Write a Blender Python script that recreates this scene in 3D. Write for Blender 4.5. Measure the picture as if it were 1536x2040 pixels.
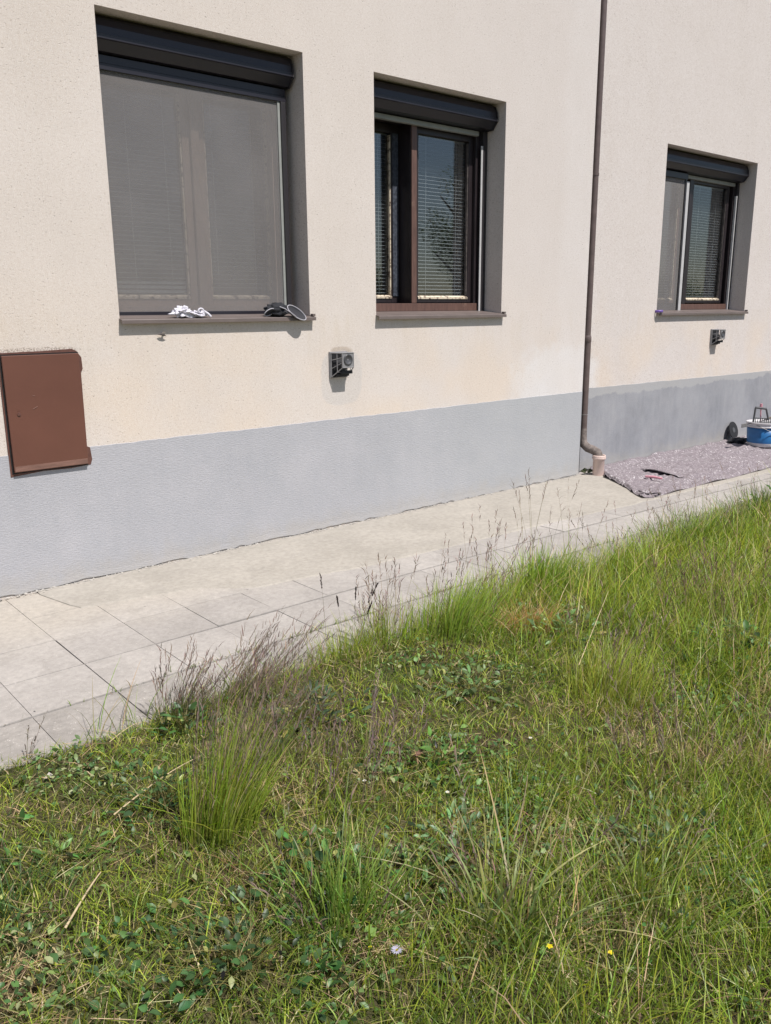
import bpy, bmesh, math, random
import numpy as np
from mathutils import Vector, Matrix
for o in list(bpy.data.objects): bpy.data.objects.remove(o)
SC = bpy.context.scene; COL = SC.collection
R = math.radians
random.seed(7); rng = np.random.default_rng(11)

# ------------------------------------------------------------ camera
CAM = np.array([0.0, -4.5576, 1.5]); PI_, YA, RO, FPX = .2395, .7055, -.0083, 1650.28
cF = np.array([math.sin(YA)*math.cos(PI_), math.cos(YA)*math.cos(PI_), -math.sin(PI_)])
cR = np.array([math.cos(YA), -math.sin(YA), 0.0]); cU = np.cross(cR, cF)
cR, cU = math.cos(RO)*cR+math.sin(RO)*cU, -math.sin(RO)*cR+math.cos(RO)*cU
cam_d = bpy.data.cameras.new('camera'); cam = bpy.data.objects.new('camera', cam_d); COL.objects.link(cam)
M = Matrix(((cR[0], cU[0], -cF[0], CAM[0]), (cR[1], cU[1], -cF[1], CAM[1]), (cR[2], cU[2], -cF[2], CAM[2]), (0, 0, 0, 1)))
cam.matrix_world = M
cam_d.sensor_fit = 'VERTICAL'; cam_d.sensor_height = 24; cam_d.lens = 24*FPX/2040
cam_d.clip_start = .05; cam_d.clip_end = 2000
SC.camera = cam
# ------------------------------------------------------------ sky, sun, exposure
SUN_A, SUN_E = R(10), R(59.5)      # sun azimuth off the wall normal, elevation
sd = Vector((math.sin(SUN_A)*math.cos(SUN_E), -math.cos(SUN_A)*math.cos(SUN_E), math.sin(SUN_E)))
w = bpy.data.worlds.new('World'); SC.world = w; w.use_nodes = True
nt = w.node_tree; bg = nt.nodes['Background']
sky = nt.nodes.new('ShaderNodeTexSky'); sky.sky_type = 'NISHITA'; sky.sun_disc = False
sky.sun_elevation = SUN_E; sky.sun_rotation = math.atan2(sd.x, sd.y)
sky.air_density = 1.0; sky.dust_density = .8; sky.ozone_density = 1.0
nt.links.new(sky.outputs[0], bg.inputs[0]); bg.inputs[1].default_value = .078
sl = bpy.data.lights.new('sun', 'SUN'); sl.energy = 4.75; sl.angle = R(.55); sl.color = (1, .955, .91)
so = bpy.data.objects.new('sun', sl); COL.objects.link(so); so.rotation_euler = (-sd).to_track_quat('-Z', 'Y').to_euler()
so.location = (0, -8, 12)
SC.view_settings.view_transform = 'Standard'; SC.view_settings.look = 'None'
SC.view_settings.gamma = 1; SC.view_settings.use_curve_mapping = False
SC.view_settings.exposure = .22

# ------------------------------------------------------------ materials
def nodes(name):
    m = bpy.data.materials.new(name); m.use_nodes = True
    return m, m.node_tree.nodes, m.node_tree.links, m.node_tree.nodes['Principled BSDF']
def N(ns, t, **kw):
    n = ns.new(t)
    for k, v in kw.items():
        if k in n.inputs: n.inputs[k].default_value = v
        else: setattr(n, k, v)
    return n
def ramp(ns, ls, src, stops):
    r = ns.new('ShaderNodeValToRGB'); e = r.color_ramp.elements
    while len(e) < len(stops): e.new(.5)
    for i, (p, c) in enumerate(stops):
        e[i].position = p; e[i].color = (c if isinstance(c, tuple) else (c, c, c)) + (1,)
    ls.new(src, r.inputs[0]); return r
def mixc(ns, ls, fac, a, b, mode='MIX'):
    m = ns.new('ShaderNodeMix'); m.data_type = 'RGBA'; m.blend_type = mode
    if isinstance(fac, (int, float)): m.inputs[0].default_value = fac
    else: ls.new(fac, m.inputs[0])
    for s, i in ((a, 6), (b, 7)):
        if isinstance(s, tuple): m.inputs[i].default_value = s+(1,)
        else: ls.new(s, m.inputs[i])
    return m.outputs[2]
def math_(ns, ls, op, a, b=None, c=None, clamp=False):
    m = ns.new('ShaderNodeMath'); m.operation = op; m.use_clamp = clamp
    for i, s in enumerate((a, b, c)):
        if s is None: continue
        if isinstance(s, (int, float)): m.inputs[i].default_value = s
        else: ls.new(s, m.inputs[i])
    return m.outputs[0]
def dot_(ns, ls, a, b):
    m = ns.new('ShaderNodeVectorMath'); m.operation = 'DOT_PRODUCT'; ls.new(a, m.inputs[0]); ls.new(b, m.inputs[1]); return m.outputs['Value']
def coords(ns, ls, scale=(1, 1, 1)):
    g = ns.new('ShaderNodeNewGeometry'); mp = ns.new('ShaderNodeMapping'); mp.inputs['Scale'].default_value = scale
    ls.new(g.outputs['Position'], mp.inputs[0]); return g, mp.outputs[0]
def noise(ns, ls, vec, scale, detail=3, rough=.5):
    n = N(ns, 'ShaderNodeTexNoise', Scale=scale, Detail=detail, Roughness=rough); ls.new(vec, n.inputs['Vector']); return n.outputs[0]
def smooth(ns, ls, v, a, b):
    m = ns.new('ShaderNodeMapRange'); m.interpolation_type = 'SMOOTHSTEP'
    m.inputs[1].default_value = a; m.inputs[2].default_value = b; ls.new(v, m.inputs[0]); return m.outputs[0]
def bump(ns, ls, p, h, strength, dist, prev=None):
    b = N(ns, 'ShaderNodeBump', Strength=strength, Distance=dist); ls.new(h, b.inputs['Height'])
    if prev: ls.new(prev, b.inputs['Normal'])
    if p: ls.new(b.outputs[0], p.inputs['Normal'])
    return b.outputs[0]

def simple(name, col, rough=.5, var=.12, nscale=12, bumps=.1, bscale=200, metallic=0, spec=.5, streak=None):
    m, ns, ls, p = nodes(name); g, v = coords(ns, ls, streak or (1, 1, 1))
    n1 = noise(ns, ls, v, nscale, 5, .6)
    lo = tuple(c*(1-var) for c in col); hi = tuple(min(1, c*(1+var)) for c in col)
    r = ramp(ns, ls, n1, [(.3, lo), (.7, hi)]); ls.new(r.outputs[0], p.inputs['Base Color'])
    p.inputs['Roughness'].default_value = rough; p.inputs['Metallic'].default_value = metallic
    p.inputs['Specular IOR Level'].default_value = spec
    if bumps: bump(ns, ls, p, noise(ns, ls, v, bscale, 3), bumps, .002)
    return m

def stucco():
    m, ns, ls, p = nodes('cream_render'); g, v = coords(ns, ls)
    xyz = ns.new('ShaderNodeSeparateXYZ'); ls.new(v, xyz.inputs[0]); X, Y, Z = xyz.outputs
    big = noise(ns, ls, v, 1.1, 4, .55); mid = noise(ns, ls, v, 6, 4, .6)
    base = ramp(ns, ls, big, [(.3, (.64, .57, .505)), (.7, (.675, .61, .555))]).outputs[0]
    # warmer cream on the lower left of the facade, paler grey pink to the right
    fr = smooth(ns, ls, X, 2.0, 6.5)
    base = mixc(ns, ls, fr, base, (.63, .575, .54))
    low = smooth(ns, ls, Z, 1.9, .9)
    a = math_(ns, ls, 'MULTIPLY', low, ramp(ns, ls, noise(ns, ls, v, 1.7, 3), [(.42, 0.0), (.62, 1.0)]).outputs[0])
    base = mixc(ns, ls, math_(ns, ls, 'MULTIPLY', a, .5), base, (.68, .565, .45))
    # drips of dirt under the sills
    _, vs = coords(ns, ls, (7, 1, .9)); st = ramp(ns, ls, noise(ns, ls, vs, 2.2, 4, .6), [(.5, 0.0), (.75, 1.0)]).outputs[0]
    z1 = math_(ns, ls, 'MULTIPLY', smooth(ns, ls, Z, 1.0, 1.4), smooth(ns, ls, Z, 1.50, 1.45))
    base = mixc(ns, ls, math_(ns, ls, 'MULTIPLY', math_(ns, ls, 'MULTIPLY', st, z1), .3), base, (.55, .47, .36))
    # whiter repainted patch next to the downpipe
    def blob(cx, cz, rx, rz, edge=.25, wob=.5):
        dx = math_(ns, ls, 'DIVIDE', math_(ns, ls, 'SUBTRACT', X, cx), rx); dz = math_(ns, ls, 'DIVIDE', math_(ns, ls, 'SUBTRACT', Z, cz), rz)
        dx = math_(ns, ls, 'POWER', math_(ns, ls, 'ABSOLUTE', dx), 3.0); dz = math_(ns, ls, 'POWER', math_(ns, ls, 'ABSOLUTE', dz), 3.0)
        d = math_(ns, ls, 'ADD', math_(ns, ls, 'ADD', dx, dz), math_(ns, ls, 'MULTIPLY', math_(ns, ls, 'SUBTRACT', mid, .5), wob*2))
        return smooth(ns, ls, d, 1+edge, 1-edge)
    base = mixc(ns, ls, math_(ns, ls, 'MULTIPLY', blob(5.92, .90, .60, .28, .7, 1.6), .6), base, (.70, .69, .69))
    base = mixc(ns, ls, math_(ns, ls, 'MULTIPLY', blob(6.15, 2.2, .32, 2.5, .8, 1.2), .35), base, (.68, .64, .615))
    base = mixc(ns, ls, math_(ns, ls, 'MULTIPLY', blob(3.5, 1.05, .175, .185, .18, .5), .75), base, (.565, .53, .50))
    rip, vr = coords(ns, ls, (1, 1, .55)); tw = ramp(ns, ls, noise(ns, ls, vr, 3.4, 5, .62), [(.38, 0.0), (.66, 1.0)]).outputs[0]
    base = mixc(ns, ls, math_(ns, ls, 'MULTIPLY', tw, .22), base, (.56, .50, .45))
    # soot above the meter door and flue
    d1 = math_(ns, ls, 'MULTIPLY', blob(1.49, 1.30, .20, .022, .7, 2.4), ramp(ns, ls, noise(ns, ls, v, 120, 2), [(.45, 0.0), (.55, 1.0)]).outputs[0])
    base = mixc(ns, ls, math_(ns, ls, 'MULTIPLY', d1, .6), base, (.20, .15, .12))
    base = mixc(ns, ls, math_(ns, ls, 'MULTIPLY', blob(3.50, 1.225, .09, .03, .7, 1.5), .5), base, (.36, .28, .2))
    # pits of the scratched render
    _, vp = coords(ns, ls, (1, 1, 1.6)); pit = noise(ns, ls, vp, 75, 2, .5); pitf = ramp(ns, ls, pit, [(.29, 1.0), (.36, 0.0)]).outputs[0]
    base = mixc(ns, ls, math_(ns, ls, 'MULTIPLY', pitf, math_(ns, ls, 'MULTIPLY', ramp(ns, ls, noise(ns, ls, v, 2.6, 4), [(.3, .3), (.65, 1.0)]).outputs[0], .75)), base, (.24, .19, .16))
    gr = noise(ns, ls, vp, 230, 2, .6)
    base = mixc(ns, ls, .30, base, ramp(ns, ls, gr, [(.3, .12), (.7, .92)]).outputs[0], 'OVERLAY')
    md = noise(ns, ls, vp, 60, 3, .65); base = mixc(ns, ls, .14, base, ramp(ns, ls, md, [(.3, .15), (.7, .85)]).outputs[0], 'OVERLAY')
    ls.new(base, p.inputs['Base Color']); p.inputs['Roughness'].default_value = .95; p.inputs['Specular IOR Level'].default_value = .15
    b0 = bump(ns, ls, None, gr, .6, .003)
    b1 = bump(ns, ls, None, ramp(ns, ls, pit, [(.25, 0.0), (.40, 1.0)]).outputs[0], .4, .003, b0)
    bump(ns, ls, p, mid, .15, .01, b1)
    return m

def plinth_mat(name, dirty):
    m, ns, ls, p = nodes(name); g, v = coords(ns, ls)
    xyz = ns.new('ShaderNodeSeparateXYZ'); ls.new(v, xyz.inputs[0]); X, Y, Z = xyz.outputs
    big = noise(ns, ls, v, 2.0, 5, .6)
    if dirty: base = ramp(ns, ls, big, [(.3, (.235, .24, .26)), (.7, (.335, .335, .35))]).outputs[0]
    else: base = ramp(ns, ls, big, [(.3, (.385, .385, .405)), (.7, (.435, .43, .45))]).outputs[0]
    _, vs = coords(ns, ls, (5, 1, .8)); st = ramp(ns, ls, noise(ns, ls, vs, 2.5, 5, .65), [(.45, 0.0), (.8, 1.0)]).outputs[0]
    base = mixc(ns, ls, math_(ns, ls, 'MULTIPLY', st, .4 if dirty else .18), base, (.30, .305, .325) if not dirty else (.40, .40, .41))
    if dirty:
        e = math_(ns, ls, 'ADD', Z, math_(ns, ls, 'MULTIPLY', math_(ns, ls, 'SUBTRACT', noise(ns, ls, v, 5, 4, .6), .5), .16))
        base = mixc(ns, ls, math_(ns, ls, 'MULTIPLY', smooth(ns, ls, e, .685, .705), .7), base, (.42, .41, .40))
    else:
        # greener damp zone on the far half
        f = math_(ns, ls, 'MULTIPLY', smooth(ns, ls, X, 3.2, 5.5), .45)
        base = mixc(ns, ls, f, base, (.385, .40, .405))
        sp = ramp(ns, ls, noise(ns, ls, v, 14, 4, .7), [(.66, 0.0), (.74, 1.0)]).outputs[0]
        base = mixc(ns, ls, math_(ns, ls, 'MULTIPLY', math_(ns, ls, 'MULTIPLY', sp, smooth(ns, ls, X, 3, 6)), .5), base, (.22, .23, .25))
    spl = math_(ns, ls, 'ADD', Z, math_(ns, ls, 'MULTIPLY', math_(ns, ls, 'SUBTRACT', noise(ns, ls, v, 9, 5, .7), .5), .30))
    base = mixc(ns, ls, math_(ns, ls, 'MULTIPLY', smooth(ns, ls, spl, .17, .0), .5), base, (.40, .37, .33))
    roll = ramp(ns, ls, noise(ns, ls, v, 5, 6, .7), [(.42, 0.0), (.62, 1.0)]).outputs[0]
    base = mixc(ns, ls, math_(ns, ls, 'MULTIPLY', roll, .28), base, (.35, .36, .385))
    gr = noise(ns, ls, v, 190, 3, .6); _, vh = coords(ns, ls, (1, 1, 3.2)); lump = noise(ns, ls, vh, 48, 3, .55)
    pit = ramp(ns, ls, lump, [(.24, 1.0), (.31, 0.0)]).outputs[0]
    base = mixc(ns, ls, math_(ns, ls, 'MULTIPLY', pit, .45), base, (.16, .16, .18))
    base = mixc(ns, ls, .12, base, ramp(ns, ls, gr, [(.3, .2), (.7, .9)]).outputs[0], 'OVERLAY')
    ls.new(base, p.inputs['Base Color']); p.inputs['Roughness'].default_value = .85; p.inputs['Specular IOR Level'].default_value = .2
    b0 = bump(ns, ls, None, lump, .4, .006); bump(ns, ls, p, gr, .25, .002, b0)
    return m

def concrete(name, c1, c2, film=False, speck=1.0):
    m, ns, ls, p = nodes(name); g, v = coords(ns, ls)
    xyz = ns.new('ShaderNodeSeparateXYZ'); ls.new(v, xyz.inputs[0]); X, Y, Z = xyz.outputs
    oi = ns.new('ShaderNodeObjectInfo')
    big = noise(ns, ls, v, 2.4, 5, .6)
    base = ramp(ns, ls, big, [(.3, c1), (.72, c2)]).outputs[0]
    hv = N(ns, 'ShaderNodeHueSaturation'); ls.new(base, hv.inputs['Color'])
    ls.new(math_(ns, ls, 'ADD', math_(ns, ls, 'MULTIPLY', oi.outputs['Random'], .14), .93), hv.inputs['Value']); base = hv.outputs[0]
    if film:    # thin film of cement washed off the wall
        e = math_(ns, ls, 'ADD', Y, math_(ns, ls, 'MULTIPLY', math_(ns, ls, 'SUBTRACT', noise(ns, ls, v, 3, 4, .6), .5), .5))
        base = mixc(ns, ls, math_(ns, ls, 'MULTIPLY', smooth(ns, ls, e, -1.0, -.3), .8), base, (.42, .38, .325))
    sp = ramp(ns, ls, noise(ns, ls, v, 95, 3, .7), [(.63, 0.0), (.7, 1.0)]).outputs[0]
    base = mixc(ns, ls, math_(ns, ls, 'MULTIPLY', sp, .6*speck), base, (.62, .58, .54))
    dk = ramp(ns, ls, noise(ns, ls, v, 60, 4, .7), [(.30, 1.0), (.38, 0.0)]).outputs[0]
    base = mixc(ns, ls, math_(ns, ls, 'MULTIPLY', dk, .4*speck), base, (.17, .155, .14))
    cs = ramp(ns, ls, noise(ns, ls, v, 32, 5, .75), [(.3, .25), (.7, .80)]).outputs[0]; base = mixc(ns, ls, .28, base, cs, 'OVERLAY')
    blo = ramp(ns, ls, noise(ns, ls, v, 6, 7, .72), [(.50, 0.0), (.70, 1.0)]).outputs[0]
    base = mixc(ns, ls, math_(ns, ls, 'MULTIPLY', blo, .5*speck), base, (.27, .25, .23))
    ls.new(base, p.inputs['Base Color']); p.inputs['Roughness'].default_value = .92; p.inputs['Specular IOR Level'].default_value = .2
    b0 = bump(ns, ls, None, noise(ns, ls, v, 160, 4, .7), .5, .004); bump(ns, ls, p, noise(ns, ls, v, 14, 5, .6), .25, .006, b0)
    return m

def leaf_mat(name, transl=.3, rough=.55):
    m, ns, ls, p = nodes(name); at = N(ns, 'ShaderNodeAttribute', attribute_name='Col')
    out = ns['Material Output']
    ls.new(at.outputs[0], p.inputs['Base Color']); p.inputs['Roughness'].default_value = rough; p.inputs['Specular IOR Level'].default_value = .35
    t = ns.new('ShaderNodeBsdfTranslucent'); hv = N(ns, 'ShaderNodeHueSaturation', Value=1.25, Saturation=1.15); ls.new(at.outputs[0], hv.inputs['Color']); ls.new(hv.outputs[0], t.inputs[0])
    mx = N(ns, 'ShaderNodeMixShader', Fac=transl); ls.new(p.outputs[0], mx.inputs[1]); ls.new(t.outputs[0], mx.inputs[2]); ls.new(mx.outputs[0], out.inputs[0])
    return m

def glass_mat():
    m, ns, ls, p = nodes('window_glass'); out = ns['Material Output']; ns.remove(p)
    g, v = coords(ns, ls)
    tr = ns.new('ShaderNodeBsdfTransparent'); tr.inputs[0].default_value = (.79, .81, .83, 1)
    gl = N(ns, 'ShaderNodeBsdfGlossy', Roughness=.01); gi = math_(ns, ls, 'ABSOLUTE', dot_(ns, ls, g.outputs['Normal'], g.outputs['Incoming']))
    inv = math_(ns, ls, 'POWER', math_(ns, ls, 'SUBTRACT', 1.0, gi, clamp=True), 5.0); frs = math_(ns, ls, 'ADD', math_(ns, ls, 'MULTIPLY', inv, .87), .13)
    b = bump(ns, ls, None, noise(ns, ls, v, 1.3, 1), .05, .02); ls.new(b, gl.inputs['Normal'])
    mx = ns.new('ShaderNodeMixShader'); ls.new(frs, mx.inputs[0]); ls.new(tr.outputs[0], mx.inputs[1]); ls.new(gl.outputs[0], mx.inputs[2])
    df = N(ns, 'ShaderNodeBsdfDiffuse'); df.inputs[0].default_value = (.5, .5, .48, 1)
    dirt = ramp(ns, ls, noise(ns, ls, v, 22, 5, .7), [(.45, .004), (.75, .025)]).outputs[0]
    m2 = ns.new('ShaderNodeMixShader'); ls.new(dirt, m2.inputs[0]); ls.new(mx.outputs[0], m2.inputs[1]); ls.new(df.outputs[0], m2.inputs[2])
    ls.new(m2.outputs[0], out.inputs[0]); return m
def screen_mat():
    m, ns, ls, p = nodes('insect_mesh'); out = ns['Material Output']; g, v = coords(ns, ls)
    p.inputs['Base Color'].default_value = (.26, .245, .24, 1); p.inputs['Roughness'].default_value = .8
    tr = ns.new('ShaderNodeBsdfTransparent'); mx = ns.new('ShaderNodeMixShader')
    f = ramp(ns, ls, noise(ns, ls, v, 3.5, 4, .6), [(.35, .38), (.65, .46)]).outputs[0]
    ls.new(f, mx.inputs[0]); ls.new(tr.outputs[0], mx.inputs[1]); ls.new(p.outputs[0], mx.inputs[2]); ls.new(mx.outputs[0], out.inputs[0]); return m
def worn_wood():
    m, ns, ls, p = nodes('brown_window_wood'); g, v = coords(ns, ls, (1, 1, .15)); _, v2 = coords(ns, ls)
    a = ramp(ns, ls, noise(ns, ls, v, 60, 4, .6), [(.3, (.095, .052, .042)), (.7, (.15, .082, .064))]).outputs[0]
    wr = ramp(ns, ls, noise(ns, ls, v2, 9, 5, .7), [(.62, 0.0), (.72, 1.0)]).outputs[0]
    ls.new(mixc(ns, ls, math_(ns, ls, 'MULTIPLY', wr, .35), a, (.36, .24, .18)), p.inputs['Base Color']); p.inputs['Roughness'].default_value = .5
    bump(ns, ls, p, noise(ns, ls, v, 90, 3), .2, .002); return m
def peeling():
    m, ns, ls, p = nodes('peeling_bead'); g, v = coords(ns, ls)
    f = ramp(ns, ls, noise(ns, ls, v, 28, 5, .75), [(.40, (.14, .10, .08)), (.5, (.62, .53, .40)), (.8, (.68, .6, .48))])
    ls.new(f.outputs[0], p.inputs['Base Color']); p.inputs['Roughness'].default_value = .7; return m
def drop_cloth():
    m, ns, ls, p = nodes('painters_felt'); g, v = coords(ns, ls)
    a = ramp(ns, ls, noise(ns, ls, v, 55, 6, .78), [(.33, (.12, .10, .112)), (.66, (.29, .25, .265))]).outputs[0]
    _, vs = coords(ns, ls, (1.6, .9, 1)); d = noise(ns, ls, vs, 38, 6, .75); sp = ramp(ns, ls, d, [(.56, 0.0), (.61, 1.0)]).outputs[0]
    big = ramp(ns, ls, noise(ns, ls, v, 3, 3), [(.35, .35), (.65, 1.0)]).outputs[0]
    ls.new(mixc(ns, ls, math_(ns, ls, 'MULTIPLY', math_(ns, ls, 'MULTIPLY', sp, big), .9), a, (.72, .69, .69)), p.inputs['Base Color'])
    p.inputs['Roughness'].default_value = .95; bump(ns, ls, p, noise(ns, ls, v, 110, 4, .7), .6, .005); return m
def soil_mat():
    m, ns, ls, p = nodes('soil_and_thatch'); g, v = coords(ns, ls)
    a = ramp(ns, ls, noise(ns, ls, v, 9, 6, .7), [(.3, (.035, .028, .018)), (.55, (.10, .075, .045)), (.75, (.24, .19, .12))]).outputs[0]
    gg = ramp(ns, ls, noise(ns, ls, v, 3, 5, .6), [(.4, 0.0), (.6, 1.0)]).outputs[0]
    ls.new(mixc(ns, ls, math_(ns, ls, 'MULTIPLY', gg, .55), a, (.05, .08, .02)), p.inputs['Base Color']); p.inputs['Roughness'].default_value = 1
    p.inputs['Specular IOR Level'].default_value = .1
    bump(ns, ls, p, noise(ns, ls, v, 70, 5, .7), .7, .02); return m

MT = dict(
    stucco=stucco(), plinth=plinth_mat('grey_plinth_paint', False), plinth_d=plinth_mat('weathered_plinth', True),
    slab=concrete('concrete_slab', (.32, .298, .278), (.40, .373, .347), film=True),
    mortar=concrete('cement_skim', (.345, .318, .278), (.42, .388, .342), speck=.45),
    joint=simple('joint_sand', (.13, .115, .10), .95, .3, 30, .5, 80),
    crumb=simple('mortar_crumbs', (.40, .375, .34), .95, .3, 40, .5, 120),
    soil=soil_mat(), grass=leaf_mat('grass_blades', .38, .42), leaf=leaf_mat('weed_leaves', .22, .42), dry=leaf_mat('dry_stems', .15, .8),
    dark=simple('shaded_brown_metal', (.020, .018, .025), .36, .08, 5, .04, 150),  # brown paint darkened and blued for the box's shade and sky reflection
    sill=simple('brown_sill_metal', (.155, .125, .115), .45, .12, 8, .05, 150),
    guide=simple('dark_guide', (.028, .025, .028), .45, .1, 8, .03),
    white_al=simple('pale_aluminium', (.50, .49, .49), .4, .1, 14, .04), grey_al=simple('grey_aluminium', (.30, .31, .29), .45, .1, 14, .04),
    wood=worn_wood(), pwood=simple('lightened_window_wood', (.34, .25, .20), .6, .15, 30, .15, 70, streak=(1, 1, .2)), dwood=simple('dark_stained_frame', (.022, .016, .018), .4, .3, 20, .1, 60, streak=(1, 1, .2)), bead=peeling(), glass=glass_mat(), mesh=screen_mat(),  # wood of the screened window lightened to look lit through the mesh
    slat=simple('blind_slat', (.60, .62, .60), .4, .05, 10, 0), cord=simple('cord', (.72, .70, .66), .8, .05, 10, 0),
    room=simple('dimmed_room_plaster', (.10, .095, .09), .9, .1, 2, 0), stile_sheen=simple('speckled_sheen', (.055, .062, .08), .45, .6, 55, .3, 90, streak=(1, 1, 1)),
    pipe=simple('brown_painted_pipe', (.125, .092, .085), .45, .2, 14, .15, 60), elbow=simple('dirty_pipe_elbow', (.17, .14, .125), .8, .45, 34, .5, 90),
    pot=simple('pinkish_plastic', (.64, .49, .435), .55, .12, 12, .1, 60), ring=simple('stain', (.42, .2, .15), .6, .2, 20, .1),
    meter=simple('brown_painted_door', (.135, .056, .038), .42, .07, 4, .12, 30), meter_f=simple('brown_painted_frame', (.12, .052, .038), .6, .2, 30, .4, 60), gap=simple('gap_shade_black', (.012, .01, .01), .8, .1, 10, 0),
    meter_b=simple('dusty_brown', (.19, .10, .075), .7, .3, 14, .2, 60, streak=(.5, 1, 3)),
    vent=simple('dark_grey_plastic', (.075, .075, .08), .38, .15, 30, .08, 80), vent_l=simple('grey_plastic', (.24, .235, .24), .35, .12, 30, .08, 80), black=simple('black_rubber', (.015, .015, .017), .6, .2, 30, .2),
    rag=simple('white_rag', (.66, .64, .70), .9, .06, 20, .3, 300), cap=simple('black_fabric', (.016, .017, .022), .85, .3, 60, .4, 400), trim=simple('pale_trim', (.40, .39, .42), .8, .1, 60, .1), lining=simple('grey_lining', (.028, .028, .034), .8, .2, 90, .3, 300),
    tape=simple('purple_tape', (.16, .09, .36), .5, .15, 30, .05), tape_i=simple('tape_core', (.5, .46, .42), .8, .1, 30, .05),
    blue=simple('blue_bucket', (.020, .13, .33), .35, .12, 25, .05), white=simple('white_plastic', (.58, .56, .57), .45, .12, 30, .08),
    pink=simple('pink_plastic', (.58, .27, .32), .5, .15, 30, .05), cloth=drop_cloth(), steel=simple('steel', (.30, .29, .28), .4, .2, 50, .05, metallic=.6),
    slot=simple('insect_body', (.05, .04, .035), .5, .2, 100, 0), wing=simple('insect_wing', (.3, .27, .24), .5, .2, 100, 0),
    green_far=leaf_mat('tree_leaves', .2), bark=simple('bark', (.11, .085, .06), .95, .3, 20, .6, 40), stone=simple('pale_stone', (.45, .41, .36), .9, .15, 40, .4),
)

MT['shade_bead'] = simple('shaded_bead', (.075, .062, .058), .6, .6, 26, .2, 80)  # darker copy of the bead colour, for side beads out of the light
MT['kerb'] = concrete('weathered_edge_slab', (.235, .218, .20), (.36, .335, .31), speck=1.3)
# ------------------------------------------------------------ mesh helpers
def tag(o, label=None, cat=None, group=None, kind=None):
    if label: o['label'] = label
    if cat: o['category'] = cat
    if group: o['group'] = group
    if kind: o['kind'] = kind
    return o
def empty(name, loc, label=None, cat=None, group=None, kind=None):
    o = bpy.data.objects.new(name, None); COL.objects.link(o); o.location = loc; o.empty_display_size = .1
    bpy.context.view_layer.update()
    return tag(o, label, cat, group, kind)
class MB:
    def __init__(s): s.v = []; s.f = []; s.smooth = set()
    def add(s, vs, fs, sm=False):
        b = len(s.v); s.v += [tuple(x) for x in vs]
        for f in fs:
            if sm: s.smooth.add(len(s.f))
            s.f.append(tuple(i+b for i in f))
        return s
    def box(s, x0, x1, y0, y1, z0, z1, bev=0):
        if bev:
            bm = bmesh.new(); bmesh.ops.create_cube(bm, size=1)
            for v in bm.verts: v.co = Vector(((x0+x1)/2+v.co.x*(x1-x0), (y0+y1)/2+v.co.y*(y1-y0), (z0+z1)/2+v.co.z*(z1-z0)))
            bmesh.ops.bevel(bm, geom=bm.edges[:], offset=bev, segments=2, affect='EDGES', profile=.6)
            bm.verts.index_update(); s.add([v.co for v in bm.verts], [[v.index for v in f.verts] for f in bm.faces]); bm.free(); return s
        return s.add([(x0, y0, z0), (x1, y0, z0), (x1, y1, z0), (x0, y1, z0), (x0, y0, z1), (x1, y0, z1), (x1, y1, z1), (x0, y1, z1)],
                     [(0, 3, 2, 1), (4, 5, 6, 7), (0, 1, 5, 4), (1, 2, 6, 5), (2, 3, 7, 6), (3, 0, 4, 7)])
    def prism_x(s, prof, x0, x1):     # profile of (y,z), extruded along x
        n = len(prof)
        return s.add([(x0, y, z) for y, z in prof]+[(x1, y, z) for y, z in prof],
                     [tuple(range(n)), tuple(range(2*n-1, n-1, -1))]+[(i, i+n, (i+1) % n+n, (i+1) % n) for i in range(n)])
    def quad(s, a, b, c, d): return s.add([a, b, c, d], [(0, 1, 2, 3)])
    def tube(s, pts, rad, seg=12, caps=True):
        pts = [Vector(p) for p in pts]; n = len(pts); rad = rad if isinstance(rad, (list, tuple)) else [rad]*n
        vs = []; up = None
        for i, p in enumerate(pts):
            t = (pts[min(i+1, n-1)]-pts[max(i-1, 0)]).normalized()
            if up is None: up = t.orthogonal().normalized()
            up = (up-t*up.dot(t)).normalized(); sd_ = t.cross(up)
            for k in range(seg):
                a = 2*math.pi*k/seg; vs.append(p+(up*math.cos(a)+sd_*math.sin(a))*rad[i])
        fs = [(i*seg+k, i*seg+(k+1) % seg, (i+1)*seg+(k+1) % seg, (i+1)*seg+k) for i in range(n-1) for k in range(seg)]
        s.add(vs, fs, True)
        if caps: s.add(vs[:seg], [tuple(range(seg-1, -1, -1))]); s.add(vs[-seg:], [tuple(range(seg))])
        return s
    def lathe(s, c, prof, seg=32):    # profile (r,z) about a vertical axis
        vs = [(c[0]+r*math.cos(2*math.pi*k/seg), c[1]+r*math.sin(2*math.pi*k/seg), c[2]+z) for r, z in prof for k in range(seg)]
        return s.add(vs, [(i*seg+k, i*seg+(k+1) % seg, (i+1)*seg+(k+1) % seg, (i+1)*seg+k) for i in range(len(prof)-1) for k in range(seg)], True)
    def build(s, name, mat, parent=None, **kw):
        me = bpy.data.meshes.new(name); me.from_pydata(s.v, [], s.f); me.materials.append(mat); me.update()
        for i in s.smooth: me.polygons[i].use_smooth = True
        return link(name, me, parent, **kw)
def link(name, me, parent=None, label=None, cat=None, group=None, kind=None):
    o = bpy.data.objects.new(name, me); COL.objects.link(o)
    if parent: o.parent = parent; o.matrix_parent_inverse = world_of(parent).inverted()
    return tag(o, label, cat, group, kind)
def world_of(o):
    m = o.matrix_basis.copy()
    while o.parent: m = o.parent.matrix_basis @ o.matrix_parent_inverse @ m; o = o.parent
    return m
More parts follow.
